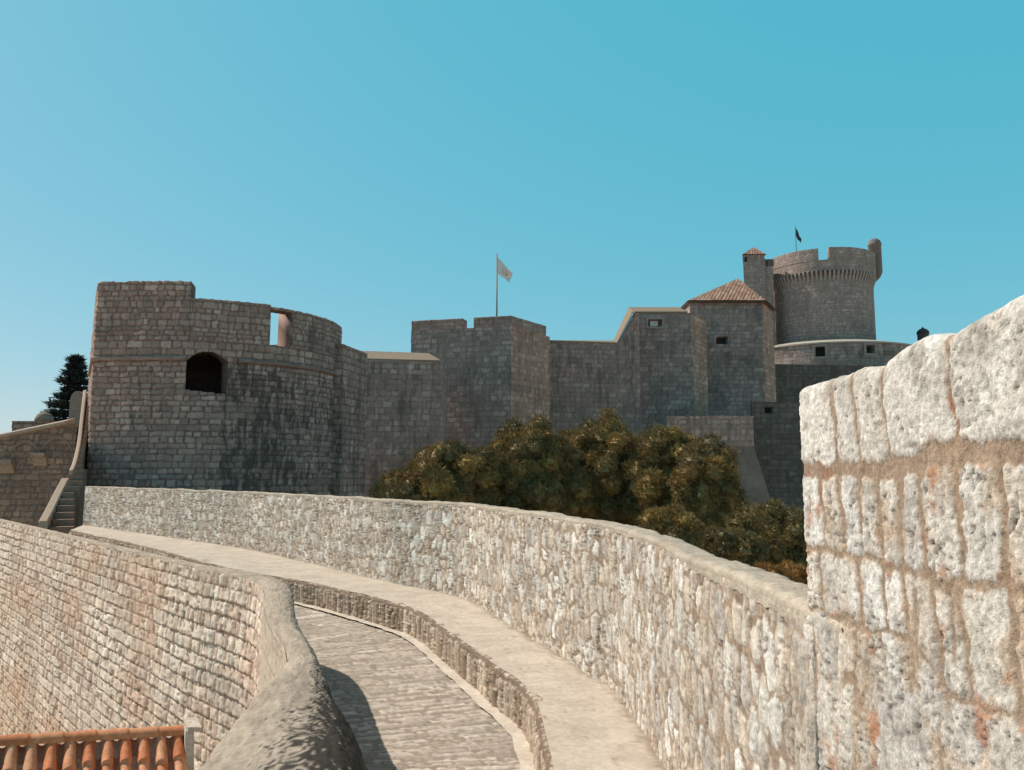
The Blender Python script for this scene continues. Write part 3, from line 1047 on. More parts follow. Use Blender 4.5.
def window(sc_, zc_, hw, hh, depth, arch=0.0, col=None, frame=0.0):
    def fn(s, v, disp, c):
        a = np.abs(s - sc_); top = zc_ + hh - arch * (np.clip(a / hw, 0, 1) ** 2)
        inside = (a < hw) & (v > zc_ - hh) & (v < top)
        if frame:
            fr = (a < hw + frame) & (v > zc_ - hh - frame) & (v < top + frame) & ~inside
            c = np.where(fr[..., None], c * 1.15, c); disp = np.where(fr, 0.05, disp)
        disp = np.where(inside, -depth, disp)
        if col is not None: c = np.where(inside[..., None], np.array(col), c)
        return disp, c
    return fn


FC = [(0.413, 0.289, 0.244), (0.35, 0.242, 0.203), (0.456, 0.331, 0.286), (0.382, 0.257, 0.218), (0.339, 0.252, 0.218)]
FCB = [(0.325, 0.252, 0.221), (0.278, 0.218, 0.194), (0.36, 0.286, 0.254), (0.302, 0.23, 0.2), (0.394, 0.314, 0.281)]
FM = rgb(0.20, 0.13, 0.105)

# ---------------- round bastion with the gun port
gun = empty('bastion_tower', (-11, 30, BASE))
tag(gun, 'nearest fortress tower, rounded on its right, with a dark arched gun port', 'tower')
GP = [(-18.1, 34.0), (gx(89.5, 27.0), 27.0), [(gx(91, 27.0), 26.98), (-12.6, 26.85), (-11.1, 26.9), (-9.3, 27.55), (-8.2, 28.35), (-7.4, 29.5), (-6.97, 30.8), (-6.9, 32.0)], (-6.95, 34.0)]
ZB_G = zat(345, 28.0)
Dg, hg = closed_plan(GP)
path_g = Path(Dg, side=-1, corners=hg)


def s_px(path, px, py=360, lo=0, hi=None):
    """arc length along a plan path of the point standing in direction px"""
    hi = path.L if hi is None else hi
    ss = np.linspace(lo, hi, 6000)
    P = path.pos(ss)
    q = P[:, 0] / P[:, 1] - (px - 512) / F / (cos(PITCH) - sin(PITCH) * (385 - py) / F)
    # front crossing: nearest
    ok = np.where(np.abs(q) < 0.004)[0]
    if len(ok) == 0: return ss[int(np.argmin(np.abs(q)))]
    d = np.hypot(P[ok, 0], P[ok, 1])
    return ss[ok[int(np.argmin(d))]]


sg0, sg1 = s_px(path_g, 183, 370), s_px(path_g, 230.5, 370)
zg_top, zg_bot = zat(350.5, 26.9), zat(391.5, 26.9)


sgm, sgw = (sg0 + sg1) / 2, (sg1 - sg0) / 2


def gp_top(a):
    return zg_top - 0.34 * np.clip(np.abs(a), 0, 1) ** 2.0


def gp_cut(s, z):
    a = (s - sgm) / sgw
    return (np.abs(a) < 1) & (z > zg_bot - 0.06 * a) & (z < gp_top(a))


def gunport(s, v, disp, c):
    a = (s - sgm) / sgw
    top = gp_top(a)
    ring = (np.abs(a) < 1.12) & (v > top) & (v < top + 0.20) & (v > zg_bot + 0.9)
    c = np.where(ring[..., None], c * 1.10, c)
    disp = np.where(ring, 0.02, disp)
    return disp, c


def gun_chamber():
    """vaulted chamber behind the port, its right cheek splayed"""
    m = 40
    a = np.concatenate([np.full(14, -1.0), np.linspace(-1, 1, m), np.full(14, 1.0), np.linspace(1, -1, 14)[1:-1]])
    zz = np.concatenate([np.linspace(zg_bot + 0.06, gp_top(np.array([-1.0]))[0], 14), gp_top(np.linspace(-1, 1, m)), np.linspace(gp_top(np.array([1.0]))[0], zg_bot - 0.06, 14), zg_bot - 0.06 * np.linspace(1, -1, 14)[1:-1]])
    p0, n0 = path_g.frame(np.array([sgm]), 0.05)
    rings = []
    zc = (zg_top + zg_bot) / 2
    for dep, lft, rgt, vert in ((-0.012, 0.03, 0.03, 0.02), (0.25, 0.12, -0.10, 0.0), (0.55, 0.3, -0.20, -0.02), (0.9, 0.5, -0.10, 0.06), (3.2, 0.9, 0.1, 0.3)):
        s = sgm + a * sgw + np.where(a < 0, -lft, rgt) * np.abs(a)
        p, n = path_g.frame(s, 0.05)
        z = zc + (zz - zc) * (1 + vert)
        rings.append(np.stack([p[:, 0] - n0[0, 0] * (dep + 0.02), p[:, 1] - n0[0, 1] * (dep + 0.02), z], -1))
    P = np.stack(rings + [], 0)
    P = np.concatenate([P, P[:, :1]], 1)
    V = P.reshape(-1, 3)
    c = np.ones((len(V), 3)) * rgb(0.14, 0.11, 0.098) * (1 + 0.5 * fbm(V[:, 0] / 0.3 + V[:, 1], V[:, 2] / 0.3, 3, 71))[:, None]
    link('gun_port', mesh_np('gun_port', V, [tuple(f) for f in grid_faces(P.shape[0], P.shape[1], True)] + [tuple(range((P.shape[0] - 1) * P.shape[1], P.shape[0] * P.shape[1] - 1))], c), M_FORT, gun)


s_l, s_r = s_px(path_g, 245), s_px(path_g, 341)


def gun_mask(s, v):
    return np.where(s > s_l - 0.6, 0.22 * sst(5.9, 4.6, v), -0.30) - 0.5 * sst(5.5, 6.2, v)


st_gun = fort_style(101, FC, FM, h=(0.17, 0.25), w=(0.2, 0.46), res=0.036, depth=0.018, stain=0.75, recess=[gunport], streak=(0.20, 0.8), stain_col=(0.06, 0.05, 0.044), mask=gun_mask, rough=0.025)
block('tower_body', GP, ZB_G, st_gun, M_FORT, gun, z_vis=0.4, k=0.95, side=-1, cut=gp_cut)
gun_chamber()

# string course: half-round band, broken by the gun port
zs = zat(359, 27.0)


def tube_along(path, s0, s1, z, r, mat, parent, name, col, seed=0, out=0.02, n=None):
    sv = np.linspace(s0, s1, n or max(8, int((s1 - s0) / 0.06)))
    p, nn = path.frame(sv, 0.05)
    th = np.linspace(-pi / 2 - 0.3, pi / 2 + 0.3, 9)
    rr = r * (1 + 0.10 * noise(sv[:, None] / 0.3, th[None, :], seed))
    X = p[:, 0:1] + nn[:, 0:1] * (out + rr * np.cos(th)); Y = p[:, 1:2] + nn[:, 1:2] * (out + rr * np.cos(th))
    Z = z + rr * np.sin(th) + 0 * X
    c = np.ones(X.shape + (3,)) * np.array(col) * (1 + 0.3 * noise(sv[:, None] / 0.35 + 0 * X, th[None, :] + 0 * X, seed + 2))[..., None]
    Vt = np.stack([X, Y, Z], -1).reshape(-1, 3)
    nr = len(th); nc = len(sv)
    fl = [tuple(f) for f in grid_faces(nc, nr, flip=(path.side > 0))]
    fl.append(tuple(range(nr))); fl.append(tuple((nc - 1) * nr + j for j in range(nr))[::-1])
    return link(name, mesh_np(name, Vt, fl, c), mat, parent)


s_c0 = hg[1] if len(hg) > 1 else 0
tube_along(path_g, max(0.3, s_c0 - 5.0), sg0 - 0.05, zs, 0.08, M_FORT, gun, 'string_course', (0.33, 0.235, 0.20), 5)
tube_along(path_g, sg1 + 0.35, s_r + 0.6, zs, 0.08, M_FORT, gun, 'string_course', (0.27, 0.195, 0.165), 6)


def strip_wall(name, path, s0, s1, zb, zt, thick, style, mat, parent, k=1.0, rr=0.05):
    """a stretch of wall of given thickness standing on a plan path"""
    sv = path.sample(k=k, smin=0.01, smax=0.6, s0=s0, s1=s1)
    p, n = path.frame(sv, 0.05)
    ztv = zt(sv) if callable(zt) else np.full(len(sv), zt)
    d = float(np.min(np.hypot(p[:, 0], p[:, 1])))
    nr = max(4, int((float(np.max(ztv)) - zb) / (k * d / F)))
    t = np.linspace(0, 1, nr)
    Z = zb + (ztv[:, None] - rr - zb) * t[None, :]
    return sheet(name, path, sv, Z, style, mat, parent, top=(rr, thick, 6), back_to=zb)


st_gun_top = fort_style(103, FC, FM, h=(0.16, 0.24), w=(0.18, 0.38), res=0.034, depth=0.018, stain=0.35, rough=0.025, mask=lambda s, v: -0.1)
st_gun_topr = fort_style(104, FC, FM, h=(0.16, 0.24), w=(0.18, 0.38), res=0.034, depth=0.018, stain=0.6, rough=0.025, mask=lambda s, v: 0.05)
s187, s269, s292, s343 = s_px(path_g, 188, 290), s_px(path_g, 273.5, 325), s_px(path_g, 296, 330), s_px(path_g, 340, 330) + 0.8
z_hi = zat(282, 27.0)
z_rim = zat(298, 26.9)
strip_wall('parapet', path_g, s_c0 + 0.0, s187, ZB_G, lambda s: z_hi + 0.010 * np.sign(noise(s / 0.45, s * 0, 4)) * (s < s187 - 0.2), 0.9, st_gun_top, M_FORT, gun)
strip_wall('parapet', path_g, s187 + 0.01, s269, ZB_G, z_rim, 0.75, st_gun_top, M_FORT, gun)
z_rim2 = zat(308, 28.2)
strip_wall('parapet', path_g, s292, s343, ZB_G, z_rim2, 0.9, st_gun_topr, M_FORT, gun)
strip_wall('lintel', path_g, s269 + 0.01, s292 - 0.01, z_rim2 - 0.10, z_rim2, 0.5, st_gun_topr, M_FORT, gun, rr=0.03)
strip_wall('parapet', path_g, 0.2, s_c0 - 0.02, ZB_G, lambda s: ZB_G + 0.6 + (z_hi - ZB_G - 0.6) * sst(s_c0 - 6.5, s_c0 - 3.0, s), 0.75, st_gun_top, M_FORT, gun)

# ---------------- link wall right of the bastion
def simple_wall(name, label, cat, plan, z_top, style, mat, z_vis, side=-1, k=1.1, part='masonry'):
    e = empty(name, (plan[0][0] if not isinstance(plan[0], list) else plan[0][0][0], plan[0][1] if not isinstance(plan[0], list) else plan[0][0][1], BASE))
    tag(e, label, cat)
    o, path = block(part, plan, z_top, style, mat, e, z_vis=z_vis, k=k, side=side)
    return e, path


def slope_top(name, pts_front, pts_back, parent, mat, col, lip=0.1, seed=1):
    """sunlit sloping coping between a front edge and a back edge (3-D polylines), with a solid lip below"""
    Fp = np.array(pts_front, float); Bp = np.array(pts_back, float)
    n = len(Fp)
    V = list(map(tuple, Fp)) + list(map(tuple, Bp)) + [(x, y, z - lip) for x, y, z in Fp] + [(x, y, z - lip - 0.4) for x, y, z in Bp]
    Fl = []
    for i in range(n - 1):
        Fl += [(i, i + 1, n + i + 1, n + i), (2 * n + i, 2 * n + i + 1, i + 1, i), (n + i, n + i + 1, 3 * n + i + 1, 3 * n + i), (3 * n + i, 3 * n + i + 1, 2 * n + i + 1, 2 * n + i)]
    Fl += [(0, n, 3 * n, 2 * n), (2 * n - 1, n - 1, 3 * n - 1, 4 * n - 1)]
    c = np.ones((len(V), 3)) * np.array(col)
    return link(name, mesh_np(name, np.array(V), Fl, c, smooth=False), mat, parent)


z_l = zat(344, 31.0)
lw_style = fort_style(111, FC, FM, h=(0.22, 0.3), w=(0.25, 0.5), res=0.045, stain=0.7, streak=(0.35, 4.0))
simple_wall('link_wall', 'narrow stained wall section joining the rounded tower to the long plain wall', 'wall',
            [(-9.5, 31.2), (gx(341, 31.0), 31.0), (gx(366, 33.6), 33.6), (-9.5, 33.9)], z_l, lw_style, M_FORT, 0.2)

# ---------------- plain wall
yA = 40.0
z_p = zat(359, yA)
pw_style = fort_style(soft=True, seed=121, cols=FC, mortar=FM, h=(0.26, 0.34), w=(0.3, 0.6), res=0.055, stain=0.55, streak=(0.3, 4.5))
pw, _ = simple_wall('long_wall', 'plain streaked fortress wall between the rounded tower and the notched tower', 'wall',
                    [(-10.5, yA), (gx(442, yA + 1.2), yA + 1.2), (gx(442, yA + 1.2), yA + 4.0), (-10.5, yA + 4.0)], z_p, pw_style, M_FORT, 0.0)
slope_top('coping', [(-10.5, yA - 0.05, z_p + 0.1), (gx(440, yA + 1.2), yA + 1.15, z_p + 0.1)], [(-10.5, yA + 2.2, z_p + 0.85), (gx(428, yA + 3.3), yA + 3.3, z_p + 0.80)], pw, M_FAR, (0.27, 0.205, 0.15))

# ---------------- notched tower
nt = empty('notched_tower', (0, 47, BASE))
tag(nt, 'square grey fortress tower with one notch in its parapet, below the white flag', 'tower')
c_l = (gx(410, 46.6), 46.6); c_m = (gx(511, 45.0), 45.0); c_r = (gx(550, 48.6), 48.6)
z_n = zat(328, 45.6)
z_nt = zat(315.5, 45.0)
ntp = [c_l, c_m, c_r, (c_r[0] - 1.0, 56.0), (c_l[0] - 0.6, 56.0)]
Dn, hn_ = closed_plan(ntp)
path_n = Path(Dn, side=-1, corners=hn_)
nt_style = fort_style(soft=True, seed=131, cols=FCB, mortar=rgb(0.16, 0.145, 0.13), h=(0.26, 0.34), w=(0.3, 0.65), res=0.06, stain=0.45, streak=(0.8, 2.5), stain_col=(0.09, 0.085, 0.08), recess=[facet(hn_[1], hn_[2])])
_, path_n = block('tower_body', ntp, z_n, nt_style, M_FAR, nt, z_vis=0.5, k=1.1, side=-1)
Dn, hn_ = closed_plan(ntp)
path_n = Path(Dn, side=-1, corners=hn_)
nt_style2 = fort_style(soft=True, seed=132, cols=FC, mortar=rgb(0.18, 0.15, 0.13), h=(0.26, 0.34), w=(0.3, 0.65), res=0.06, stain=0.4, streak=(0.8, 2.5))
sA, sB, sC, sD = 0.0, s_px(path_n, 459, 322), s_px(path_n, 470.5, 322), s_px(path_n, 549, 328)
strip_wall('parapet', path_n, sA, sB, z_n, z_nt, 0.9, nt_style2, M_FAR, nt)
strip_wall('parapet', path_n, sC, sD + 0.02, z_n, lambda s: z_nt - 0.25 * sst(hn_[1], sD, s) * 0, 0.9, nt_style2, M_FAR, nt)

# flag on its pole
def flag(name_label, X, Y, z0, z1, fpx, cloth_cols, r=0.05, group=None, fw=1.0, fh=1.1, droop=1.0, seed=1):
    f = empty('flagpole', (X, Y, z0))
    tag(f, name_label, 'flag')
    n = 10
    V = []; Fl = []
    for z, rr in ((z0, r), (z1, r * 0.6)):
        for i in range(n):
            a = 2 * pi * i / n
            V.append((X + rr * cos(a), Y + rr * sin(a), z))
    Fl = [(i, (i + 1) % n, n + (i + 1) % n, n + i) for i in range(n)] + [tuple(range(n, 2 * n))]
    link('pole', mesh_np('pole', np.array(V), Fl, None), M_POLE, f)
    nu, nv = 16, 14
    u = np.linspace(0, 1, nu)[:, None] * np.ones(nv); v = np.ones((nu, 1)) * np.linspace(0, 1, nv)
    XX = X + r + u * fw * (1 - 0.25 * v)
    ZZ = z1 - 0.25 - v * fh * (1 - 0.42 * u) - u * droop + 0.04 * np.sin(u * 7 + v * 3)
    YY = Y + 0.16 * np.sin(u * 6.5 + v * 2.2 + seed) * u
    c = np.ones(u.shape + (3,)) * np.array(cloth_cols[0])
    if len(cloth_cols) > 1:
        m = (np.hypot((u - 0.55) / 0.25, (v - 0.5) / 0.3) < 1) & (noise(u * 9, v * 9, 3) > -0.1)
        c = np.where(m[..., None], np.array(cloth_cols[1]), c)
    th = np.stack([XX, YY, ZZ], -1).reshape(-1, 3)
    th2 = th + np.array([0, 0.012, 0])
    N = len(th)
    fl = [tuple(q) for q in grid_faces(nu, nv)] + [tuple(q + N) for q in grid_faces(nu, nv, True)]
    rim = [i * nv for i in range(nu)] + [(nu - 1) * nv + j for j in range(1, nv)] + [i * nv + nv - 1 for i in range(nu - 2, -1, -1)] + [j for j in range(nv - 2, 0, -1)]
    fl += [(rim[i], rim[(i + 1) % len(rim)], rim[(i + 1) % len(rim)] + N, rim[i] + N) for i in range(len(rim))]
    link('cloth', mesh_np('cloth', np.concatenate([th, th2]), fl, np.concatenate([c.reshape(-1, 3)] * 2)), M_TILE, f)


flag('white flag drooping from a tall thin pole above the notched grey tower', gx(496.8, 49.0, 300), 49.0, z_n - 0.02, zat(254, 49.0), None, [(0.78, 0.74, 0.72), (0.62, 0.42, 0.38)], r=0.055, fw=0.95, fh=0.98, droop=1.0)

# ---------------- set-back wall with a ramped end
yB = 53.0
z_b = zat(344, yB)
sb = fort_style(soft=True, seed=141, cols=FC, mortar=rgb(0.19, 0.155, 0.135), h=(0.28, 0.36), w=(0.3, 0.7), res=0.07, stain=0.5, streak=(0.4, 5.0))


def ramp_top(X, Y):
    x0, x1 = gx(619, yB), gx(636, yB)
    return z_b + (zat(313, yB) - z_b) * np.clip((X - x0) / (x1 - x0), 0, 1)


sw, _ = simple_wall('ramped_wall', 'dark wall above the pines whose top ramps up at its right end', 'wall',
                    [(gx(545, yB - 1), yB - 1.0), (gx(619, yB), yB), (gx(619, yB), yB + 1.2), (gx(545, yB - 1), yB + 0.2)], z_b, sb, M_FAR, 1.0)
block('ramp', [(gx(619, yB) + 0.005, yB), (gx(636, yB), yB), (gx(636, yB), yB + 1.2), (gx(619, yB) + 0.005, yB + 1.2)], ramp_top, sb, M_FAR, sw, z_vis=1.0)
block('pier', [(gx(636, yB) + 0.005, yB), (gx(641, yB), yB), (gx(641, yB), yB + 1.2), (gx(636, yB) + 0.005, yB + 1.2)], zat(313, yB), sb, M_FAR, sw, z_vis=1.0)
slope_top('coping', [(gx(547, yB - 1), yB - 1.02, z_b + 0.1), (gx(618, yB), yB - 0.04, z_b + 0.1), (gx(635, yB), yB - 0.04, zat(312, yB) + 0.1)],
          [(gx(547, yB + 1), yB + 0.9, z_b + 0.35), (gx(615, yB + 1), yB + 1.3, z_b + 0.45), (gx(631, yB + 1), yB + 1.3, zat(312, yB) + 0.55)], sw, M_FAR, (0.27, 0.205, 0.15))

# ---------------- tower with the small bright window
yC = 55.0
z_c = zat(313, yC)
plc = [(gx(638.5, yC), yC), (gx(694, yC), yC), (gx(709, yC + 2.8), yC + 2.8), (gx(709, yC + 2.8), yC + 7), (gx(642, yC + 7), yC + 7)]
Dc, hc = closed_plan(plc)
pc_ = Path(Dc, side=-1, corners=hc)
wst = fort_style(soft=True, seed=151, cols=FCB, mortar=rgb(0.16, 0.145, 0.13), h=(0.28, 0.36), w=(0.35, 0.7), res=0.07, stain=0.45, streak=(0.9, 2.2), stain_col=(0.09, 0.085, 0.08),
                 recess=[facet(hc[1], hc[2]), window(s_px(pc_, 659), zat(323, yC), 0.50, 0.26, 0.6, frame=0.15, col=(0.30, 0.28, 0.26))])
wt, _ = simple_wall('window_tower', 'grey fortress tower with a small square window near its flat top', 'tower', plc, z_c, wst, M_FAR, 1.0)
slope_top('coping', [(gx(636, yC), yC - 0.06, z_c + 0.1), (gx(690, yC), yC - 0.06, z_c + 0.1)], [(gx(632, yC + 2), yC + 2.5, z_c + 0.95), (gx(683, yC + 2), yC + 2.5, z_c + 0.95)], wt, M_FAR, (0.27, 0.205, 0.15))


def window_part(path, s0, z0, hw, hh, dep, parent, dark=(0.05, 0.045, 0.04), fr=0.13, proud=0.085, framed=True):
    """dark panel at the back of an opening, the shade inside put into its colour, with its stone surround as a sub-part"""
    p, n = path.frame(np.array([s0]), 0.05)
    p, n = p[0], n[0]
    tdir = np.array([-n[1], n[0]])

    def box(u0, u1, d0, d1, z0_, z1_):
        return [(*(p + tdir * u + n * d), z) for z in (z0_, z1_) for d in (d0, d1) for u in (u0, u1)]
    q = [(0, 1, 3, 2), (4, 6, 7, 5), (0, 4, 5, 1), (2, 3, 7, 6), (0, 2, 6, 4), (1, 5, 7, 3)]
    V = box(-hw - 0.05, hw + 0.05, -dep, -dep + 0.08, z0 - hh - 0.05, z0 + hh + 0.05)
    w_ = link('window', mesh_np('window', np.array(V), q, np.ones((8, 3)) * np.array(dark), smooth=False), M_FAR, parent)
    if framed:
        V = []; Fl = []
        for a_ in ((-hw - fr, -hw, z0 - hh - fr, z0 + hh + fr), (hw, hw + fr, z0 - hh - fr, z0 + hh + fr), (-hw + 0.002, hw - 0.002, z0 + hh, z0 + hh + fr), (-hw + 0.002, hw - 0.002, z0 - hh - fr, z0 - hh)):
            b0 = len(V)
            V += box(a_[0], a_[1], -0.12, proud, a_[2], a_[3]); Fl += [tuple(b0 + k for k in f) for f in q]
        f_ = link('frame', mesh_np('frame', np.array(V), Fl, np.ones((len(V), 3)) * rgb(0.36, 0.29, 0.25), smooth=False), M_FAR)
        f_.parent = w_
    return w_


def far_pane():
    # pale slab in the small window, its lit look put into the colour
    s_ = s_px(pc_, 659); p = pc_.pos(np.array([s_]))[0]
    V, Fl = rough_box(p[0] - 0.30, p[0] + 0.26, p[1] + 0.30, p[1] + 0.45, zat(323, yC) - 0.16, zat(323, yC) + 0.20, 4, 0)
    link('lit_slab', mesh_np('lit_slab', V, Fl, np.ones((len(V), 3)) * 0.75, smooth=False), M_FAR, wt)
    window_part(pc_, s_, zat(323, yC), 0.50, 0.26, 0.55, wt, dark=(0.2, 0.18, 0.16))


far_pane()

# ---------------- tower with the pyramid roof
yD = 61.0
rt = empty('roofed_tower', (gx(738, 64), 64, BASE))
tag(rt, 'square grey tower under a low pyramid roof of red tiles', 'tower')
z_d = zat(302, yD)
pld = [(gx(706, yD), yD), (gx(764, yD), yD), (gx(778, yD + 3.4), yD + 3.4), (gx(778, yD + 3.4), yD + 8), (gx(692, yD + 3), yD + 8), (gx(692, yD + 3), yD + 3)]
pld = [(gx(693, yD), yD), (gx(766.5, yD), yD), (gx(777.5, yD + 3.0), yD + 3.0), (gx(777.5, yD + 3.0), yD + 7.5), (gx(693, yD), yD + 7.5)]
Dd, hd = closed_plan(pld)
pd_ = Path(Dd, side=-1, corners=hd)
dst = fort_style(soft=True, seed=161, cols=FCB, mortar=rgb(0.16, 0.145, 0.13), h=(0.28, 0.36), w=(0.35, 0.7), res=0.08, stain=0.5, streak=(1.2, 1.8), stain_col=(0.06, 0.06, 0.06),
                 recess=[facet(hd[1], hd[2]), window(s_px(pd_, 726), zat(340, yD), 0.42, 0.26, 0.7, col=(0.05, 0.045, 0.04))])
block('tower_body', pld, z_d, dst, M_FAR, rt, z_vis=2.0, k=1.1)
window_part(pd_, s_px(pd_, 726), zat(340, yD), 0.42, 0.26, 0.6, rt, framed=False)


def pyramid(name, eave, apex, parent, sp=0.28, amp=0.05, n=40, cols=((0.30, 0.17, 0.12), (0.36, 0.20, 0.14), (0.26, 0.15, 0.11), (0.40, 0.27, 0.2))):
    """tiled roof: every slope a ribbed sheet from the eave line up to the apex; all slopes one mesh"""
    V = []; Fl = []; C = []
    apex = np.array(apex, float)
    m = len(eave)
    for q in range(m):
        a = np.array(eave[q], float); b = np.array(eave[(q + 1) % m], float)
        L = np.linalg.norm(b - a)
        nu = max(12, int(L / sp * 6)); nv = n
        u = np.linspace(0, 1, nu)[:, None] * np.ones(nv); v = np.ones((nu, 1)) * np.linspace(0, 1, nv)
        P = (a + (b - a) * u[..., None]) * (1 - v[..., None]) + apex * v[..., None]
        mid = (a + b) / 2
        nrm = np.cross(b - a, apex - mid); nrm /= np.linalg.norm(nrm)
        if nrm[2] < 0: nrm = -nrm
        um = ((u - 0.5) * (1 - v)) * L
        vm = v * np.linalg.norm(apex - mid)
        rib = np.abs(np.cos(um / sp * pi)) ** 1.0
        saw = (vm / 0.4) % 1.0
        dsp = amp * rib + 0.02 * (1 - saw)
        P = P + nrm * dsp[..., None] * (1 - v[..., None] * 0.8)
        cc = palette(_hash(np.floor(um / sp + 0.5), np.floor(vm / 0.4), 5 + q), cols) * (0.75 + 0.45 * rib[..., None])
        base = len(V)
        V += [tuple(x) for x in P.reshape(-1, 3)]
        C += [tuple(x) for x in cc.reshape(-1, 3)]
        gf = grid_faces(nu, nv, False) + base
        Fl += [tuple(x) for x in gf]
    return link(name, mesh_np(name, np.array(V), Fl, np.array(C)), M_TILE, parent)


ov = 0.35
eave = [(gx(690.5, yD), yD - ov, z_d + 0.02), (gx(767.5, yD) + 0.1, yD - ov, z_d + 0.02), (gx(779, yD + 3), yD + 2.9, z_d - 0.0), (gx(779, yD + 3), yD + 7.9, z_d), (gx(690.5, yD), yD + 7.9, z_d)]
apx = at(738, 278.5, yD + 3.8)
pyramid('roof', eave, apx, rt)
# eave soffit board
V = [(x, y, z - 0.05) for x, y, z in eave] + [(x, y, z - 0.09) for x, y, z in eave]
n5 = len(eave)
link('eave', mesh_np('eave', np.array(V), [tuple(range(n5))[::-1], tuple(range(n5, 2 * n5))] + [(i, (i + 1) % n5, n5 + (i + 1) % n5, n5 + i) for i in range(n5)], np.ones((2 * n5, 3)) * rgb(0.16, 0.13, 0.11), smooth=False), M_FAR, rt)

# pilaster between the two towers
st_pl = fort_style(soft=True, seed=171, cols=FC, mortar=rgb(0.12, 0.10, 0.085), h=(0.28, 0.36), w=(0.35, 0.7), res=0.08, stain=0.4, streak=(0.4, 5.0))

# ---------------- the great round keep
kx, ky = gx(826, 86.0), 86.0


def circle_plan(x, y, R, n=120, a0=pi):
    return [[(x + R * cos(a0 + 2 * pi * i / n), y + R * sin(a0 + 2 * pi * i / n)) for i in range(n)]]


low = empty('round_terrace', (kx, ky, BASE))
tag(low, 'wide low round bastion with a pale rim under the great round keep', 'bastion')
z_rim_t = zat(343, 77.0)
Rl = 9.4
cpl = circle_plan(kx, ky, Rl)
Dl, hl = closed_plan(cpl)
pl_ = Path(Dl, side=-1)
KC = [(0.39, 0.305, 0.27), (0.35, 0.275, 0.245), (0.43, 0.34, 0.305), (0.37, 0.28, 0.245)]
lst = fort_style(soft=True, seed=181, cols=KC, mortar=rgb(0.20, 0.17, 0.15), h=(0.3, 0.4), w=(0.4, 0.8), res=0.10, stain=0.6, streak=(0.8, 2.5),
                 recess=[window(s_px(pl_, 817.5), zat(351, 77), 0.45, 0.5, 0.8, col=(0.05, 0.05, 0.05), frame=0.22), window(s_px(pl_, 874), zat(352, 78.5), 0.45, 0.42, 0.8, col=(0.05, 0.05, 0.05), frame=0.2)])
block('tower_body', cpl, z_rim_t, lst, M_FAR, low, z_vis=5.0, k=1.1)
window_part(pl_, s_px(pl_, 817.5), zat(351, 77), 0.45, 0.5, 0.7, low, fr=0.2)
window_part(pl_, s_px(pl_, 874), zat(352, 78.5), 0.45, 0.42, 0.7, low, fr=0.2)
# pale sloping rim, a solid ring
n_ = 128
V = []
for R_, z_ in ((Rl + 0.14, z_rim_t - 0.02), (Rl + 0.14, z_rim_t + 0.12), (Rl - 1.9, z_rim_t + 0.62), (Rl - 1.9, z_rim_t - 0.02)):
    for i in range(n_):
        a = 2 * pi * i / n_
        V.append((kx + R_ * cos(a), ky + R_ * sin(a), z_))
Fl = []
for r_ in range(4):
    for i in range(n_):
        j = (i + 1) % n_; q = (r_ + 1) % 4
        Fl.append((r_ * n_ + i, r_ * n_ + j, q * n_ + j, q * n_ + i))
link('rim', mesh_np('rim', np.array(V), Fl, np.ones((len(V), 3)) * rgb(0.46, 0.40, 0.34), smooth=False), M_FAR, low)

kp = empty('round_keep', (kx, ky, BASE))
tag(kp, 'great round keep with corbelled battlements, tallest tower of the fortress', 'tower')
Rk = 5.35
z_cb = zat(280, 80.8); z_bt = zat(270, 80.5); z_top = zat(247, 80.3); z_nb = zat(259, 80.3)
kst = fort_style(soft=True, seed=191, cols=KC, mortar=rgb(0.23, 0.195, 0.175), h=(0.26, 0.34), w=(0.35, 0.7), res=0.10, stain=0.25, streak=(2.0, 3.0))
block('tower_body', circle_plan(kx, ky, Rk), z_bt + 0.1, kst, M_FAR, kp, z_vis=13.5, k=1.0)
Rb = 5.66
cb = circle_plan(kx, ky, Rb)
Db, hb = closed_plan(cb)
pb = Path(Db, side=-1)
block('battlement_base', cb, z_nb, kst, M_FAR, kp, z_vis=z_bt + 0.02, z_bot=z_bt, k=1.0)
sK = [s_px(pb, 774.5) if False else 0.0]
s_a, s_b = s_px(pb, 821, 252), s_px(pb, 832, 252)
strip_wall('battlement', pb, 0.05, s_a, z_nb, z_top, 0.9, kst, M_FAR, kp)
strip_wall('battlement', pb, s_b, pb.L * 0.56, z_nb, z_top + 0.05, 0.9, kst, M_FAR, kp)
strip_wall('battlement', pb, pb.L * 0.62, pb.L * 0.95, z_nb, z_top, 0.9, kst, M_FAR, kp)
nC = 82
Vc0 = None
for i in range(nC):
    a = 2 * pi * i / nC
    hw = 0.10
    prof = [(Rk - 0.1, z_cb), (Rk + 0.06, z_cb), (Rk + 0.14, z_cb + 0.35), (Rk + 0.36, z_cb + 0.75), (Rk + 0.36, z_bt - 0.01), (Rk - 0.1, z_bt - 0.01)]
    V = []
    for sgn in (-1, 1):
        for R_, z_ in prof:
            V.append((kx + R_ * cos(a) - sgn * hw * sin(a), ky + R_ * sin(a) + sgn * hw * cos(a), z_))
    m_ = len(prof)
    Fl = [tuple(range(m_)), tuple(range(m_, 2 * m_))[::-1]] + [(j, m_ + j, m_ + (j + 1) % m_, (j + 1) % m_) for j in range(m_)]
    link('corbel', mesh_np('corbel', np.array(V), Fl, np.ones((len(V), 3)) * rgb(0.38, 0.325, 0.29), smooth=False), M_FAR, kp)


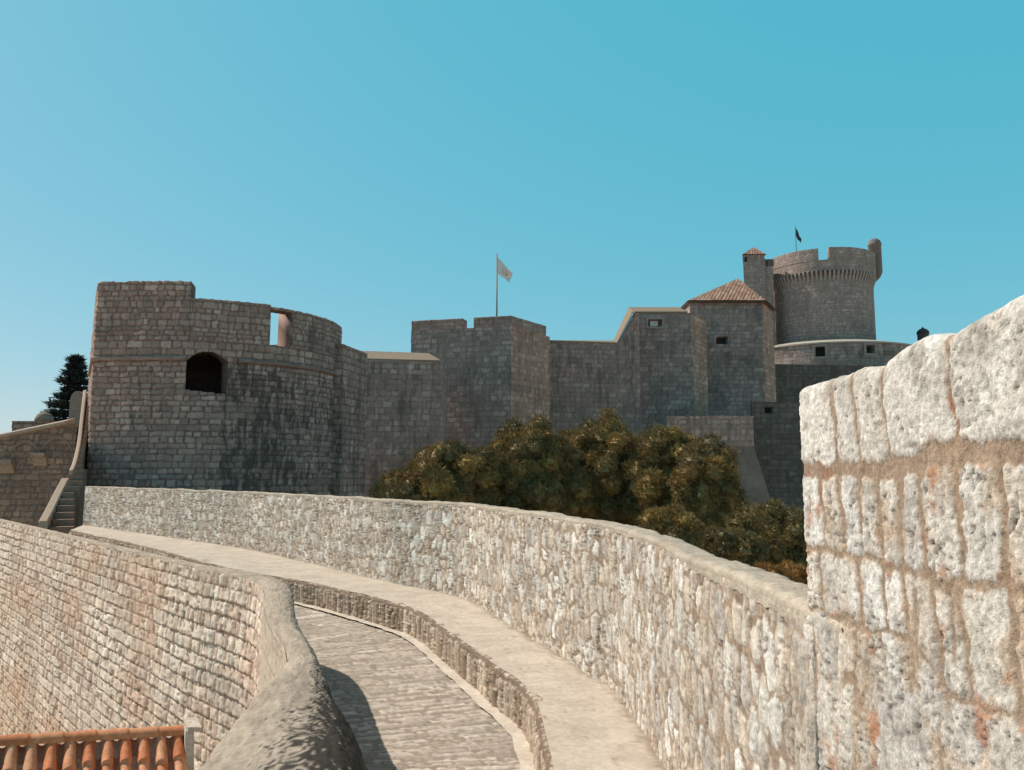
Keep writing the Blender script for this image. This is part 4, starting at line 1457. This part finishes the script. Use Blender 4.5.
def lathe(name, x, y, prof, mat, parent, col, n=28):
    V = []; Fl = []
    m = len(prof)
    for i in range(n):
        a = 2 * pi * i / n
        for r, z in prof: V.append((x + r * cos(a), y + r * sin(a), z))
    for i in range(n):
        j = (i + 1) % n
        for q in range(m - 1): Fl.append((i * m + q, j * m + q, j * m + q + 1, i * m + q + 1))
    Fl.append(tuple(i * m + m - 1 for i in range(n))); Fl.append(tuple(i * m for i in range(n))[::-1])
    V = np.array(V)
    c = np.ones((len(V), 3)) * np.array(col) * (1 + 0.35 * fbm(V[:, 0] / 0.5 + V[:, 1], V[:, 2] / 0.5, 3, 9))[:, None]
    return link(name, mesh_np(name, V, Fl, c), mat, parent)


# round guard turret at the right rim of the keep
bx, by = gx(875, 84.5, 255), 84.5
zb0, zb1 = zat(276, 84), zat(243, 84)
lathe('guard_turret', bx, by, [(0.1, zb0 - 0.4), (0.45, zb0), (0.66, zb0 + 0.5), (0.66, zb1 - 0.2), (0.72, zb1 - 0.15), (0.70, zb1), (0.58, zb1 + 0.35), (0.32, zb1 + 0.58), (0.06, zb1 + 0.66)], M_FAR, kp, (0.21, 0.18, 0.16))

# stair turret at the left of the keep
stt = empty('stair_turret', (gx(754, 83), 83, BASE))
tag(stt, 'slim square turret with a small red tiled cap, left of the round keep', 'turret')
yE = 82.5
pe_ = [(gx(743.5, yE, 270), yE), (gx(765, yE, 270), yE), (gx(765, yE, 270), yE + 3.0), (gx(744.5, yE + 3.0, 270), yE + 3.0)]
z_e = zat(255, yE)
De, he = closed_plan(pe_)
pE = Path(De, side=-1, corners=he)
est = fort_style(soft=True, seed=201, cols=KC, mortar=rgb(0.23, 0.195, 0.175), h=(0.26, 0.34), w=(0.35, 0.7), res=0.10, stain=0.3, recess=[window(s_px(pE, 753), zat(259, yE), 0.12, 0.25, 0.4, col=(0.04, 0.04, 0.04))])
block('tower_body', pe_, z_e, est, M_FAR, stt, z_vis=13.0, k=1.1)
window_part(pE, s_px(pE, 753), zat(259, yE), 0.12, 0.25, 0.35, stt, framed=False)
pyramid('roof', [(gx(742.7, yE, 270), yE - 0.2, z_e), (gx(766, yE, 270), yE - 0.2, z_e), (gx(766, yE, 270), yE + 3.2, z_e), (gx(743.5, yE + 3.2, 270), yE + 3.2, z_e)], at(753.5, 247.0, yE + 1.5), stt, n=14)
pe2_ = [(gx(765, yE, 270) + 0.01, yE + 0.4), (gx(774.5, yE, 270), yE + 0.4), (gx(774.5, yE, 270), yE + 3.0), (gx(765, yE, 270) + 0.01, yE + 3.0)]
block('wing', pe2_, zat(265, yE), est, M_FAR, stt, z_vis=13.0, k=1.1)
for px_ in (766.5, 770.5, 774):
    V, Fl = rough_box(gx(px_, yE, 270) - 0.16, gx(px_, yE, 270) + 0.16, yE + 0.4, yE + 1.0, zat(265, yE) + 0.003, zat(258, yE), 4, 0)
    link('merlon', mesh_np('merlon', V, Fl, np.ones((len(V), 3)) * rgb(0.17, 0.15, 0.13), smooth=False), M_FAR, stt)

flag('small dark flag on a short pole on top of the round keep', gx(795.8, 84.0, 240), 84.0, z_nb, zat(226, 84.0), None, [(0.05, 0.05, 0.06)], r=0.06, fw=0.55, fh=0.9, droop=1.15, seed=3)

# distant dark domed turret peeping over the merlon
dt = empty('domed_turret', (gx(923, 83), 83, BASE))
tag(dt, 'tiny dark domed turret just showing above the pale foreground merlon', 'turret')
lathe('turret_body', gx(923, 83, 335), 83.0, [(0.55, BASE), (0.55, zat(334.5, 83)), (0.62, zat(334, 83))], M_FAR, dt, (0.12, 0.11, 0.10))
lathe('dome', gx(923, 83, 335), 83.0, [(0.62, zat(334, 83) + 0.003), (0.58, zat(331.5, 83)), (0.38, zat(329.5, 83)), (0.12, zat(328.3, 83)), (0.05, zat(327, 83))], M_FAR, dt, (0.07, 0.065, 0.065))

# ---------------- lower works at the foot, right of the pines
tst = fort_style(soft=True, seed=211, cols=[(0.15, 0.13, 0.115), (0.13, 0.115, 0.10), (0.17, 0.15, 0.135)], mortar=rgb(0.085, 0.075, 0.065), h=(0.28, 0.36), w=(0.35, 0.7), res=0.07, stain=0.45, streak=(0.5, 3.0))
ym = 70.0
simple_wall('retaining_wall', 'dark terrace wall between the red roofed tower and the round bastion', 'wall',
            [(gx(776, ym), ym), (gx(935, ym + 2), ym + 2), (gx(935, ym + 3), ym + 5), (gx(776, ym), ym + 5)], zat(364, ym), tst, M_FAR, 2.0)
yF = 50.0
z_f = zat(402, yF)
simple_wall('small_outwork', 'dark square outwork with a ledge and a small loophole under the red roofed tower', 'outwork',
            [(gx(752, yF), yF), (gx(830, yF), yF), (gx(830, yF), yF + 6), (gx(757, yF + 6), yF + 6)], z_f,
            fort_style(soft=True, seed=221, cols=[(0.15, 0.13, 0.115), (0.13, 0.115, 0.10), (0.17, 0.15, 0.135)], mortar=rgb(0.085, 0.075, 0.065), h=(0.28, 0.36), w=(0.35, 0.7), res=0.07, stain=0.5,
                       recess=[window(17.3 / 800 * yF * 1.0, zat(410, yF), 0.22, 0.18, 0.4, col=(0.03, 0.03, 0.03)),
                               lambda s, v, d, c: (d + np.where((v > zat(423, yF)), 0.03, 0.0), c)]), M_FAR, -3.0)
# scarped buttress
yG = 47.0
z_g1, z_g2 = zat(416, yG), zat(446, yG)
sg = empty('scarped_buttress', (gx(700, yG), yG, BASE))
tag(sg, 'sloping stone buttress rising behind the right edge of the pines', 'buttress')
block('upper_wall', [(gx(667, yG), yG), (gx(753.5, yG), yG), (gx(753.5, yG), yG + 2.9), (gx(668, yG + 2.9), yG + 2.9)], z_g1,
      fort_style(soft=True, seed=231, cols=FC, mortar=rgb(0.19, 0.155, 0.135), h=(0.28, 0.36), w=(0.35, 0.7), res=0.07, stain=0.5), M_FAR, sg, z_vis=z_g2, z_bot=z_g2)
ns, nv = 90, 60
xs = np.linspace(gx(667, yG), gx(753, yG), ns)


def scarp():
    tz = np.linspace(0, 1, nv)
    z = z_g2 - 0.005 + (BASE - z_g2) * tz
    k = ((z_g2 - z) * 0.22)
    F1 = np.stack([xs[:, None] + (k * 1.0)[None, :] * ((xs - xs[0]) / (xs[-1] - xs[0]))[:, None] ** 4, (yG - k)[None, :] + 0 * xs[:, None], z[None, :] + 0 * xs[:, None]], -1)
    ys = np.linspace(0, 1, 12)
    F2 = np.stack([(xs[-1] + k)[None, :] + 0 * ys[:, None], (yG - k)[None, :] * (1 - ys[:, None]) + (yG + 3) * ys[:, None], z[None, :] + 0 * ys[:, None]], -1)
    P = np.concatenate([F1, F2[1:]], 0)
    s = np.arange(len(P))[:, None] * (xs[1] - xs[0]) + 0 * P[..., 2]
    pst = plaster((0.20, 0.145, 0.12), (0.29, 0.21, 0.175), 0.03, 0.8, 241)
    d, c = pst(s, P[..., 2], P[..., 2], P[..., 2] * 0, P[..., 2] * 0)
    P[..., 1] -= d
    link('scarp', mesh_np('scarp', P.reshape(-1, 3), grid_faces(len(P), nv, True), c), M_FAR, sg)


scarp()

# ================================================================== LEFT SIDE: building, stairs
yH = 31.0
bld = empty('stone_building', (gx(30, yH), yH, BASE))
tag(bld, 'reddish stone building with a sloping coping, behind the stair at the far left', 'building')
BC = [(0.30, 0.21, 0.16), (0.26, 0.18, 0.14), (0.33, 0.24, 0.18), (0.28, 0.20, 0.155), (0.24, 0.18, 0.15)]
xl_, xr_ = gx(-90, yH), gx(76, yH)
zA, zB_ = zat(438, yH), zat(424, yH)


def bld_top(X, Y):
    x0, x1 = gx(0, yH), gx(66, yH)
    return zA + (zB_ - zA) * (np.clip(X, -40, x1) - x0) / (x1 - x0)


block('wall', [(xl_, yH), (gx(0, yH), yH), (gx(66, yH), yH), (xr_, yH), (xr_, yH + 5), (gx(66, yH), yH + 5), (xl_, yH + 5)], bld_top,
      fort_style(251, BC, rgb(0.15, 0.11, 0.09), h=(0.18, 0.26), w=(0.22, 0.5), res=0.042, stain=0.3, mask=lambda s, v: -0.15), M_FORT, bld, z_vis=-5.0, k=1.1)
slope_top('coping', [(xl_, yH - 0.15, bld_top(np.array(xl_), 0) + 0.1), (gx(66, yH), yH - 0.15, zB_ + 0.1)], [(xl_, yH + 0.6, bld_top(np.array(xl_), 0) + 0.28), (gx(66, yH), yH + 0.6, zB_ + 0.28)], bld, M_FORT, (0.40, 0.32, 0.26), lip=0.10)
for px_, py_ in ((11, 464), (43.5, 457)):
    x = gx(px_, yH)
    z = zat(py_, yH)
    prof = [(yH + 0.02, z - 0.35), (yH - 0.05, z - 0.35), (yH - 0.18, z - 0.02), (yH - 0.30, z), (yH - 0.30, z + 0.16), (yH + 0.02, z + 0.16)]
    V, Fl = prism(prof, x - 0.26, x + 0.26)
    link('corbel', mesh_np('corbel', V, Fl, np.ones((len(V), 3)) * rgb(0.34, 0.26, 0.2), smooth=False), M_FORT, bld)


def arch_band(px0, px1, py_spring, rise, name='arch'):
    x0, x1 = gx(px0, yH), gx(px1, yH)
    z0 = zat(py_spring, yH)
    xm, hw = (x0 + x1) / 2, (x1 - x0) / 2
    n = 20
    V = []
    for i in range(n + 1):
        t_ = -1 + 2 * i / n
        x = xm + hw * t_; z = z0 + rise * (1 - t_ * t_)
        for dy, dz in ((0.01, 0), (-0.035, 0), (-0.035, 0.13), (0.01, 0.13)): V.append((x, yH + dy, z + dz))
    Fl = []
    for i in range(n):
        for q in range(4): Fl.append((i * 4 + q, i * 4 + (q + 1) % 4, i * 4 + 4 + (q + 1) % 4, i * 4 + 4 + q))
    Fl += [(0, 1, 2, 3), (n * 4 + 3, n * 4 + 2, n * 4 + 1, n * 4)]
    V = np.array(V)
    link(name, mesh_np(name, V, Fl, np.ones((len(V), 3)) * rgb(0.27, 0.19, 0.15), smooth=False), M_FORT, bld)


arch_band(-26, 11, 458, 0.55)
arch_band(11, 43, 456, 0.5)
arch_band(43, 74, 452, 0.5)

# terrace wall with a stump behind the building
tw = empty('terrace_wall', (gx(40, 38), 38, BASE))
tag(tw, 'brown terrace wall with a rounded stump, behind the sloping coping at far left', 'wall')
yI = 38.0
block('wall', [(gx(12, yI), yI), (gx(80, yI), yI), (gx(80, yI), yI + 2), (gx(12, yI), yI + 2)], zat(421, yI), fort_style(261, BC, rgb(0.15, 0.11, 0.09), h=(0.25, 0.3), w=(0.3, 0.6), res=0.05, stain=0.2), M_FORT, tw, z_vis=2.5)
lathe('stump', gx(33.5, yI), yI + 0.8, [(0.42, zat(421, yI) - 0.05), (0.40, zat(417, yI)), (0.30, zat(413, yI)), (0.10, zat(411, yI)), (0.02, zat(410.6, yI))], M_FORT, tw, (0.30, 0.22, 0.17))

# stone pillar with a rounded head
yJ = 33.0
pi_ = empty('stone_pillar', (gx(74.5, yJ), yJ, BASE))
tag(pi_, 'short grey stone pillar with a rounded head, beside the dark conifer', 'pillar')


def pillar():
    x0, x1 = gx(68, yJ), gx(81, yJ)
    xm, hw = (x0 + x1) / 2, (x1 - x0) / 2
    z1 = zat(391, yJ)
    n = 14
    prof = [(x0, BASE)] + [(xm - hw * cos(pi * i / n), z1 - 0.45 + 0.45 * sin(pi * i / n)) for i in range(n + 1)] + [(x1, BASE)]
    m = len(prof)
    V = [(x, yJ, z) for x, z in prof] + [(x, yJ + 0.7, z) for x, z in prof]
    Fl = [tuple(range(m)), tuple(range(m, 2 * m))[::-1]] + [(j, m + j, m + (j + 1) % m, (j + 1) % m) for j in range(m)]
    V = np.array(V, float)
    link('shaft', mesh_np('shaft', V, Fl, np.ones((len(V), 3)) * rgb(0.27, 0.22, 0.19), smooth=False), M_FORT, pi_)


pillar()

# staircase up between its side wall and the bastion
stc = empty('staircase', (-12.5, 22.0, 0.0))
tag(stc, 'narrow stone stair climbing between its sloping side wall and the rounded tower', 'staircase')
W_lo = [(*onz(44, 520, 0.36), 0.36)]
side_pts = [at(43, 521, 21.3), at(50, 508, 22.3), at(58, 492, 23.5), at(65.5, 478, 24.6)]
up_pts = [at(71.5, 470, 25.2), at(75.5, 459, 26.3), at(79.5, 440, 28.0), at(82, 418, 29.6), at(84, 400, 31.0), at(85, 390, 32.0)]


def stair_wall(name, pts, width, col):
    P = np.array(pts)
    Q = catmull([tuple(p) for p in P], 10)
    d = np.gradient(Q[:, :2], axis=0); d /= np.linalg.norm(d, axis=1)[:, None]
    nrm = np.stack([d[:, 1], -d[:, 0]], -1)
    offs = [(-width / 2, -99), (-width / 2, -0.03), (-width / 2 + 0.03, 0), (width / 2 - 0.03, 0), (width / 2, -0.03), (width / 2, -99)]
    V = []
    for q, n_ in zip(Q, nrm):
        for o, dz in offs:
            V.append((q[0] + n_[0] * o, q[1] + n_[1] * o, BASE if dz < -50 else q[2] + dz))
    m = len(offs); N = len(Q)
    V = np.array(V)
    Fl = [tuple(f) for f in grid_faces(N, m, True)] + [tuple(range(m)), tuple((N - 1) * m + j for j in range(m))[::-1]]
    c = np.ones((len(V), 3)) * np.array(col)
    return link(name, mesh_np(name, V, Fl, c, smooth=False), M_COPING, stc)


stair_wall('side_wall', side_pts, 0.22, (0.40, 0.30, 0.23))
stair_wall('upper_side_wall', up_pts, 0.13, (0.44, 0.35, 0.28))
# steps: right of the wall line
allp = np.array(side_pts + up_pts)
Qs = catmull([tuple(p) for p in allp], 20)
sl = arclen(Qs)
nst = 24
for i in range(nst):
    z1 = 0.30 + 0.172 * i
    # run follows the side wall, tread 0.36 m
    s_ = 0.2 + i * 0.40
    if s_ > sl[-1] - 0.5: break
    q = [np.interp(s_, sl, Qs[:, k_]) for k_ in (0, 1)]
    q2 = [np.interp(s_ + 0.3, sl, Qs[:, k_]) for k_ in (0, 1)]
    d = np.array(q2) - np.array(q); d /= np.linalg.norm(d)
    n_ = np.array([d[1], -d[0]])
    a = np.array(q) + n_ * 0.13
    wst_ = 0.8 if i < 7 else 0.42
    b = a + n_ * wst_
    lim = (86.5 - 512) / F * b[1]
    if i <= 5: lim = (81.0 - 512) / F * b[1]
    if b[0] > lim: b = a + n_ * max(0.12, (wst_ - (b[0] - lim) / max(0.3, n_[0])))
    a2, b2 = a + d * 0.42, b + d * 0.42
    V = np.array([(*a, BASE + 5.5), (*b, BASE + 5.5), (*b2, BASE + 5.5), (*a2, BASE + 5.5), (*a, z1), (*b, z1), (*b2, z1), (*a2, z1)])
    V[4:6, :2] -= d * 0.03
    Fl = [(3, 2, 1, 0), (4, 5, 6, 7), (0, 1, 5, 4), (1, 2, 6, 5), (2, 3, 7, 6), (3, 0, 4, 7)]
    link('step', mesh_np('step', V, Fl, np.ones((8, 3)) * rgb(0.27, 0.18, 0.135) * (0.9 + 0.2 * random.random()), smooth=False), M_FORT, stc)


# ================================================================== TREES
def crown_mesh(clumps, per, needle, width, cols, seed, up=0.35, core=True, nper=8, heart=None):
    """foliage: every clump is a ball of outward-pointing needle tufts round an opaque twiggy heart added to block light"""
    r = np.random.RandomState(seed)
    Vs, Cs, Fs = [], [], []
    base = 0
    cols = np.array(cols)
    if heart:  # large opaque core, added to block light and darken the lower front
        hx, hy, hz, ax, ay, az = heart
        nu, nv = 22, 14
        th = np.linspace(0, 2 * pi, nu, endpoint=False)[:, None]; ph = np.linspace(0.02, pi - 0.02, nv)[None, :]
        rr = 1 + 0.18 * r.uniform(-1, 1, (nu, nv))
        V = np.stack([hx + ax * rr * np.cos(th) * np.sin(ph), hy + ay * rr * np.sin(th) * np.sin(ph), hz + az * rr * np.cos(ph) * np.ones_like(th)], -1).reshape(-1, 3)
        f = []
        for i in range(nu):
            for j in range(nv - 1):
                a_, b_ = i * nv + j, ((i + 1) % nu) * nv + j
                f.append((a_, b_, b_ + 1)); f.append((a_, b_ + 1, a_ + 1))
        Vs.append(V); Fs.append(np.array(f)); Cs.append(np.ones((len(V), 3)) * cols.mean(0)); base += len(V)
    for (cx, cy, cz, R) in clumps:
        n = int(per * (R / 0.5) ** 2)
        u = r.normal(size=(n, 3)); u[:, 2] += 0.25
        u /= np.linalg.norm(u, axis=1)[:, None]
        rad = R * r.uniform(0.55, 1.0, n) * (1 + 0.25 * noise(u[:, 0] * 2.2 + cx, u[:, 1] * 2.2 + u[:, 2] * 2 + cz, seed))
        p = np.array([cx, cy, cz]) + u * rad[:, None] * np.array([1, 1, 0.85])
        cc = cols[r.randint(len(cols))] * r.uniform(0.85, 1.15)
        # tufts
        P = np.repeat(p, nper, 0); U = np.repeat(u, nper, 0)
        dirs = U * 0.9 + r.normal(size=P.shape) * 0.55; dirs[:, 2] += up
        dirs /= np.linalg.norm(dirs, axis=1)[:, None]
        side = np.cross(dirs, r.normal(size=P.shape)); side /= np.linalg.norm(side, axis=1)[:, None] + 1e-9
        ln = needle * r.uniform(0.6, 1.25, len(P))[:, None]
        w = width * r.uniform(0.7, 1.3, len(P))[:, None]
        a = P - side * w; b = P + side * w; c = P + dirs * ln
        V = np.stack([a, b, c], 1).reshape(-1, 3)
        k = len(P)
        F_ = base + np.arange(3 * k).reshape(-1, 3)
        tone = cc * r.uniform(0.88, 1.12, (k, 1))
        C = np.repeat(tone, 3, 0).reshape(-1, 3, 3)
        C = C.reshape(-1, 3)
        Vs.append(V); Cs.append(C); Fs.append(F_); base += 3 * k
        if core:
            # opaque rough ball for the twig mass, added to stop light leaking through
            nu, nv = 10, 7
            th = np.linspace(0, 2 * pi, nu, endpoint=False)[:, None]; ph = np.linspace(0.02, pi - 0.02, nv)[None, :]
            rr = R * 0.66 * (1 + 0.3 * r.uniform(-1, 1, (nu, nv)))
            V = np.stack([cx + rr * np.cos(th) * np.sin(ph), cy + rr * np.sin(th) * np.sin(ph), cz + rr * np.cos(ph) * np.ones_like(th) * 0.85], -1).reshape(-1, 3)
            f = []
            for i in range(nu):
                for j in range(nv - 1):
                    a_, b_ = i * nv + j, ((i + 1) % nu) * nv + j
                    f.append((a_, b_, b_ + 1)); f.append((a_, b_ + 1, a_ + 1))
            Vs.append(V); Fs.append(np.array(f) + base); Cs.append(np.ones((len(V), 3)) * cc); base += len(V)
    return mesh_np('crown', np.concatenate(Vs), np.concatenate(Fs), np.concatenate(Cs), smooth=False)


def limb(V, Fl, a, b, ra, rb, n=7, bend=0.0, seg=5, rs=None):
    a = np.array(a, float); b = np.array(b, float)
    d = b - a; L = np.linalg.norm(d); d /= L
    x = np.cross(d, [0.3, 0.9, 0.1]); x /= np.linalg.norm(x); y = np.cross(d, x)
    bo = np.array([random.uniform(-1, 1), random.uniform(-1, 1), 0.4]) * bend * L
    base = len(V)
    for i in range(seg + 1):
        t = i / seg
        p = a + d * L * t + bo * 4 * t * (1 - t) * 0.5
        r = ra + (rb - ra) * t
        for k in range(n):
            an = 2 * pi * k / n
            V.append(tuple(p + (x * cos(an) + y * sin(an)) * r * random.uniform(0.9, 1.1)))
    for i in range(seg):
        for k in range(n):
            Fl.append((base + i * n + k, base + i * n + (k + 1) % n, base + (i + 1) * n + (k + 1) % n, base + (i + 1) * n + k))
    Fl.append(tuple(base + k for k in range(n))[::-1]); Fl.append(tuple(base + seg * n + k for k in range(n)))


PINE = [(0.289, 0.196, 0.072), (0.234, 0.168, 0.072), (0.328, 0.212, 0.072), (0.195, 0.148, 0.068), (0.265, 0.168, 0.064)]


def pine(label, cx, cy, cz, rx, ry, rz, seed, cols=PINE, name='pine_tree', cat='tree', rcl=(0.30, 0.52), group=None, per=300, needle=0.125, width=0.009, gap=0.58):
    r = np.random.RandomState(seed)
    random.seed(seed)
    e = empty(name, (cx, cy, BASE))
    tag(e, label, cat, group)
    clumps = []
    area = 4 * pi * ((rx * ry) ** 1.6 / 3 + (rx * rz) ** 1.6 / 3 + (ry * rz) ** 1.6 / 3) ** (1 / 1.6)
    n = int(area / gap ** 2)
    for i in range(n):
        zz = 1 - 2 * (i + 0.5) / n
        if zz < -0.75: continue
        ph = i * 2.399963 + r.uniform(-0.3, 0.3)
        q = math.sqrt(1 - zz * zz)
        u = np.array([q * cos(ph), q * sin(ph), zz])
        lob = 0.84 + 0.42 * float(noise(u[0] * 2.3 + seed, u[1] * 2.3 + u[2] * 2.9, seed)) + r.uniform(-0.07, 0.07)
        R = r.uniform(*rcl)
        clumps.append((cx + u[0] * (rx * lob - R * 0.5), cy + u[1] * (ry * lob - R * 0.5), cz + u[2] * (rz * lob - R * 0.5), R))
    inner = [(cx + u_ * rx * 0.35, cy, cz - 0.1 * rz, 0) for u_ in (-1, 0, 1)]
    me = crown_mesh(clumps, per, needle, width, cols, seed, heart=(cx, cy, cz - 0.06 * rz, rx * 0.66, ry * 0.66, rz * 0.62))
    V, Fl = [], []
    limb(V, Fl, (cx, cy, BASE), (cx + 0.1 * rx, cy, cz - rz * 0.3), 0.12 + 0.07 * rx, 0.05 + 0.05 * rx, 10, 0.03, 8)
    link('trunk', mesh_np('trunk', np.array(V), Fl, None), M_BARK, e)
    V, Fl = [], []
    top = np.array([cx + 0.1 * rx, cy, cz - rz * 0.35])
    for k in range(0, len(clumps), 4):
        limb(V, Fl, top + np.array([0, 0, -r.uniform(0, 0.2) * rz]), clumps[k][:3], 0.03 * rx, 0.008 * rx + 0.004, 6, 0.10, 4)
    link('limbs', mesh_np('limbs', np.array(V), Fl, None), M_BARK, e)
    link('crown', me, M_LEAF, e)
    return e


def pine_px(label, px, py, Y, rx, ry, rz, seed, **k):
    x, y, z = at(px, py, Y)
    return pine(label, x, y, z, rx, ry, rz, seed, **k)


G = 'pines below the fortress'
pine_px('low spreading golden green pine at the left end of the row, lowest of them', 446, 494, 25.5, 2.05, 1.8, 1.62, 301, group=G)
pine_px('broad golden green pine before the corner of the notched tower', 523, 490, 27.0, 2.25, 2.0, 2.25, 302, group=G)
pine_px('tallest golden green pine in the middle of the clump, before the dark ramped wall', 600, 491, 28.5, 2.35, 2.1, 2.62, 303, group=G)
pine_px('golden green pine before the window tower, right of the tallest pine', 662, 490, 27.0, 1.9, 1.8, 2.25, 304, group=G)
pine_px('rounded golden green pine at the right end of the row, by the buttress', 705, 497, 25.0, 1.2, 1.3, 1.75, 305, group=G)
pine_px('small dull green bush half hidden behind the low parapet, left of the pale merlon', 672, 536, 18.5, 0.72, 0.7, 0.62, 306, name='bush', cat='bush', rcl=(0.16, 0.28), needle=0.12, width=0.008, per=420, gap=0.30)
DK = [(0.20, 0.15, 0.06), (0.17, 0.135, 0.06), (0.24, 0.165, 0.06)]
pine_px('dark pine in shade just left of the pale merlon', 768, 552, 21.5, 1.45, 1.3, 1.25, 307, cols=DK, rcl=(0.25, 0.42), group=G, needle=0.15, width=0.010, per=230, gap=0.45)
pine_px('low orange brown bush above the parapet coping, touching the pale merlon', 783, 588, 14.0, 0.62, 0.6, 0.42, 308, name='bush', cat='bush', cols=[(0.34, 0.17, 0.05), (0.30, 0.155, 0.05)], rcl=(0.12, 0.2), needle=0.09, width=0.006, per=700, gap=0.22)
pine_px('dark olive bush in the gap between the rounded pine and the shaded pine', 728, 562, 19.5, 0.85, 0.8, 0.8, 309, name='bush', cat='bush', cols=DK, rcl=(0.18, 0.3), needle=0.12, width=0.008, per=380, gap=0.33)


# dark conifer at the far left
def conifer(px, Y, py_top):
    x, y, z1 = at(px, py_top, Y)
    r = np.random.RandomState(77)
    e = empty('conifer', (x, y, BASE))
    tag(e, 'dark conifer with tiered branches behind the pillar left of the rounded tower', 'tree')
    V, Fl = [], []
    limb(V, Fl, (x, y, BASE), (x, y, z1 - 0.2), 0.3, 0.04, 9, 0.0, 6)
    link('trunk', mesh_np('trunk', np.array(V), Fl, None), M_BARK, e)
    Vs, Fs, Cs = [], [], []
    base = 0
    z = z1
    while z > z1 - 9:
        rad = (0.20 + (z1 - z) * 0.37) * r.uniform(0.72, 1.12)
        nb = 11
        for b in range(nb):
            a = 2 * pi * b / nb + r.uniform(-0.25, 0.25) + z
            L = rad * r.uniform(0.75, 1.1)
            n = int(45 + 75 * L)
            t = r.uniform(0.1, 1, n)
            px_ = x + np.cos(a) * L * t; py_ = y + np.sin(a) * L * t
            pz_ = z - 0.12 * L * t + 0.18 * L * t ** 2
            P = np.stack([px_, py_, pz_], 1) + r.normal(size=(n, 3)) * np.array([0.13, 0.13, 0.10])
            d = np.stack([np.cos(a) + r.normal(size=n) * 0.7, np.sin(a) + r.normal(size=n) * 0.7, 0.35 + r.normal(size=n) * 0.3], 1)
            d /= np.linalg.norm(d, axis=1)[:, None]
            sd = np.cross(d, r.normal(size=(n, 3))); sd /= np.linalg.norm(sd, axis=1)[:, None]
            T = np.stack([P - sd * 0.05, P + sd * 0.05, P + d * 0.32], 1).reshape(-1, 3)
            Vs.append(T); Fs.append(base + np.arange(3 * n).reshape(-1, 3)); base += 3 * n
            Cs.append(np.repeat(np.array([[0.03, 0.04, 0.035]]) * r.uniform(0.7, 1.3, (n, 1)), 3, 0))
        z -= 0.44 + 0.12 * r.rand()
    link('crown', mesh_np('crown', np.concatenate(Vs), np.concatenate(Fs), np.concatenate(Cs), smooth=False), M_LEAF, e)


conifer(76, 50.0, 360)

# ================================================================== GROUND, SKY, SUN
V = []
N = 40
g = np.sign(np.linspace(-1, 1, N)) * np.abs(np.linspace(-1, 1, N)) ** 3 * 4000
X, Y = np.meshgrid(g, g + 30, indexing='ij')
Z = BASE + 0.0 * X
gr = link('ground', mesh_np('ground', np.stack([X, Y, Z], -1).reshape(-1, 3), grid_faces(N, N, True), None), M_GROUND)
tag(gr, kind='structure')

SUN_AZ = np.array([-0.92, 0.39]); SUN_AZ /= np.linalg.norm(SUN_AZ)
SUN_EL = radians(46)
sd = bpy.data.lights.new('sun', 'SUN')
sd.energy = 4.9
sd.angle = radians(0.55)
sd.color = (1.0, 0.905, 0.79)
so = bpy.data.objects.new('sun', sd)
from mathutils import Vector
dirv = Vector((SUN_AZ[0] * cos(SUN_EL), SUN_AZ[1] * cos(SUN_EL), sin(SUN_EL)))
so.rotation_euler = dirv.to_track_quat('Z', 'Y').to_euler()
so.location = (-20, 5, 40)
COL.objects.link(so)

w = bpy.data.worlds.new('World')
S.world = w
w.use_nodes = True
nt_ = w.node_tree
bg = nt_.nodes['Background']
sky = nt_.nodes.new('ShaderNodeTexSky')
sky.sky_type = 'NISHITA'
sky.sun_disc = False
sky.sun_elevation = SUN_EL
sky.sun_rotation = math.atan2(SUN_AZ[0], SUN_AZ[1])
sky.air_density = 1.0
sky.dust_density = 0.6
sky.ozone_density = 1.0
# hazy teal summer sky: the sky model, its range softened and shifted towards teal
tint = nt_.nodes.new('ShaderNodeVectorMath'); tint.operation = 'MULTIPLY_ADD'
tint.inputs[1].default_value = (0.70, 0.36, 0.30)
tint.inputs[2].default_value = (0.02, 3.92, 5.05)
pos = nt_.nodes.new('ShaderNodeVectorMath'); pos.operation = 'MAXIMUM'
pos.inputs[1].default_value = (0.1, 0.1, 0.1)
nt_.links.new(sky.outputs[0], tint.inputs[0])
nt_.links.new(tint.outputs[0], pos.inputs[0])
# unseen upper sky made duller and deeper to neutralise and darken shadow fill
tcw = nt_.nodes.new('ShaderNodeTexCoord')
sep = nt_.nodes.new('ShaderNodeSeparateXYZ'); nt_.links.new(tcw.outputs['Generated'], sep.inputs[0])
up_ = nt_.nodes.new('ShaderNodeMapRange'); up_.interpolation_type = 'SMOOTHSTEP'
up_.inputs['From Min'].default_value = 0.56; up_.inputs['From Max'].default_value = 0.82
nt_.links.new(sep.outputs['Z'], up_.inputs['Value'])
zen = nt_.nodes.new('ShaderNodeVectorMath'); zen.operation = 'MULTIPLY'
zen.inputs[1].default_value = (1.05, 0.85, 0.68)
nt_.links.new(sky.outputs[0], zen.inputs[0])
mxw = nt_.nodes.new('ShaderNodeMix'); mxw.data_type = 'RGBA'
nt_.links.new(up_.outputs[0], mxw.inputs[0]); nt_.links.new(pos.outputs[0], mxw.inputs[6]); nt_.links.new(zen.outputs[0], mxw.inputs[7])
nt_.links.new(mxw.outputs[2], bg.inputs['Color'])
bg.inputs['Strength'].default_value = 0.10

vs = S.view_settings
vs.view_transform = 'Standard'
vs.look = 'None'
vs.exposure = 0.0
vs.gamma = 1.0
vs.use_curve_mapping = False
S.cycles.max_bounces = 6
S.cycles.use_denoising = True
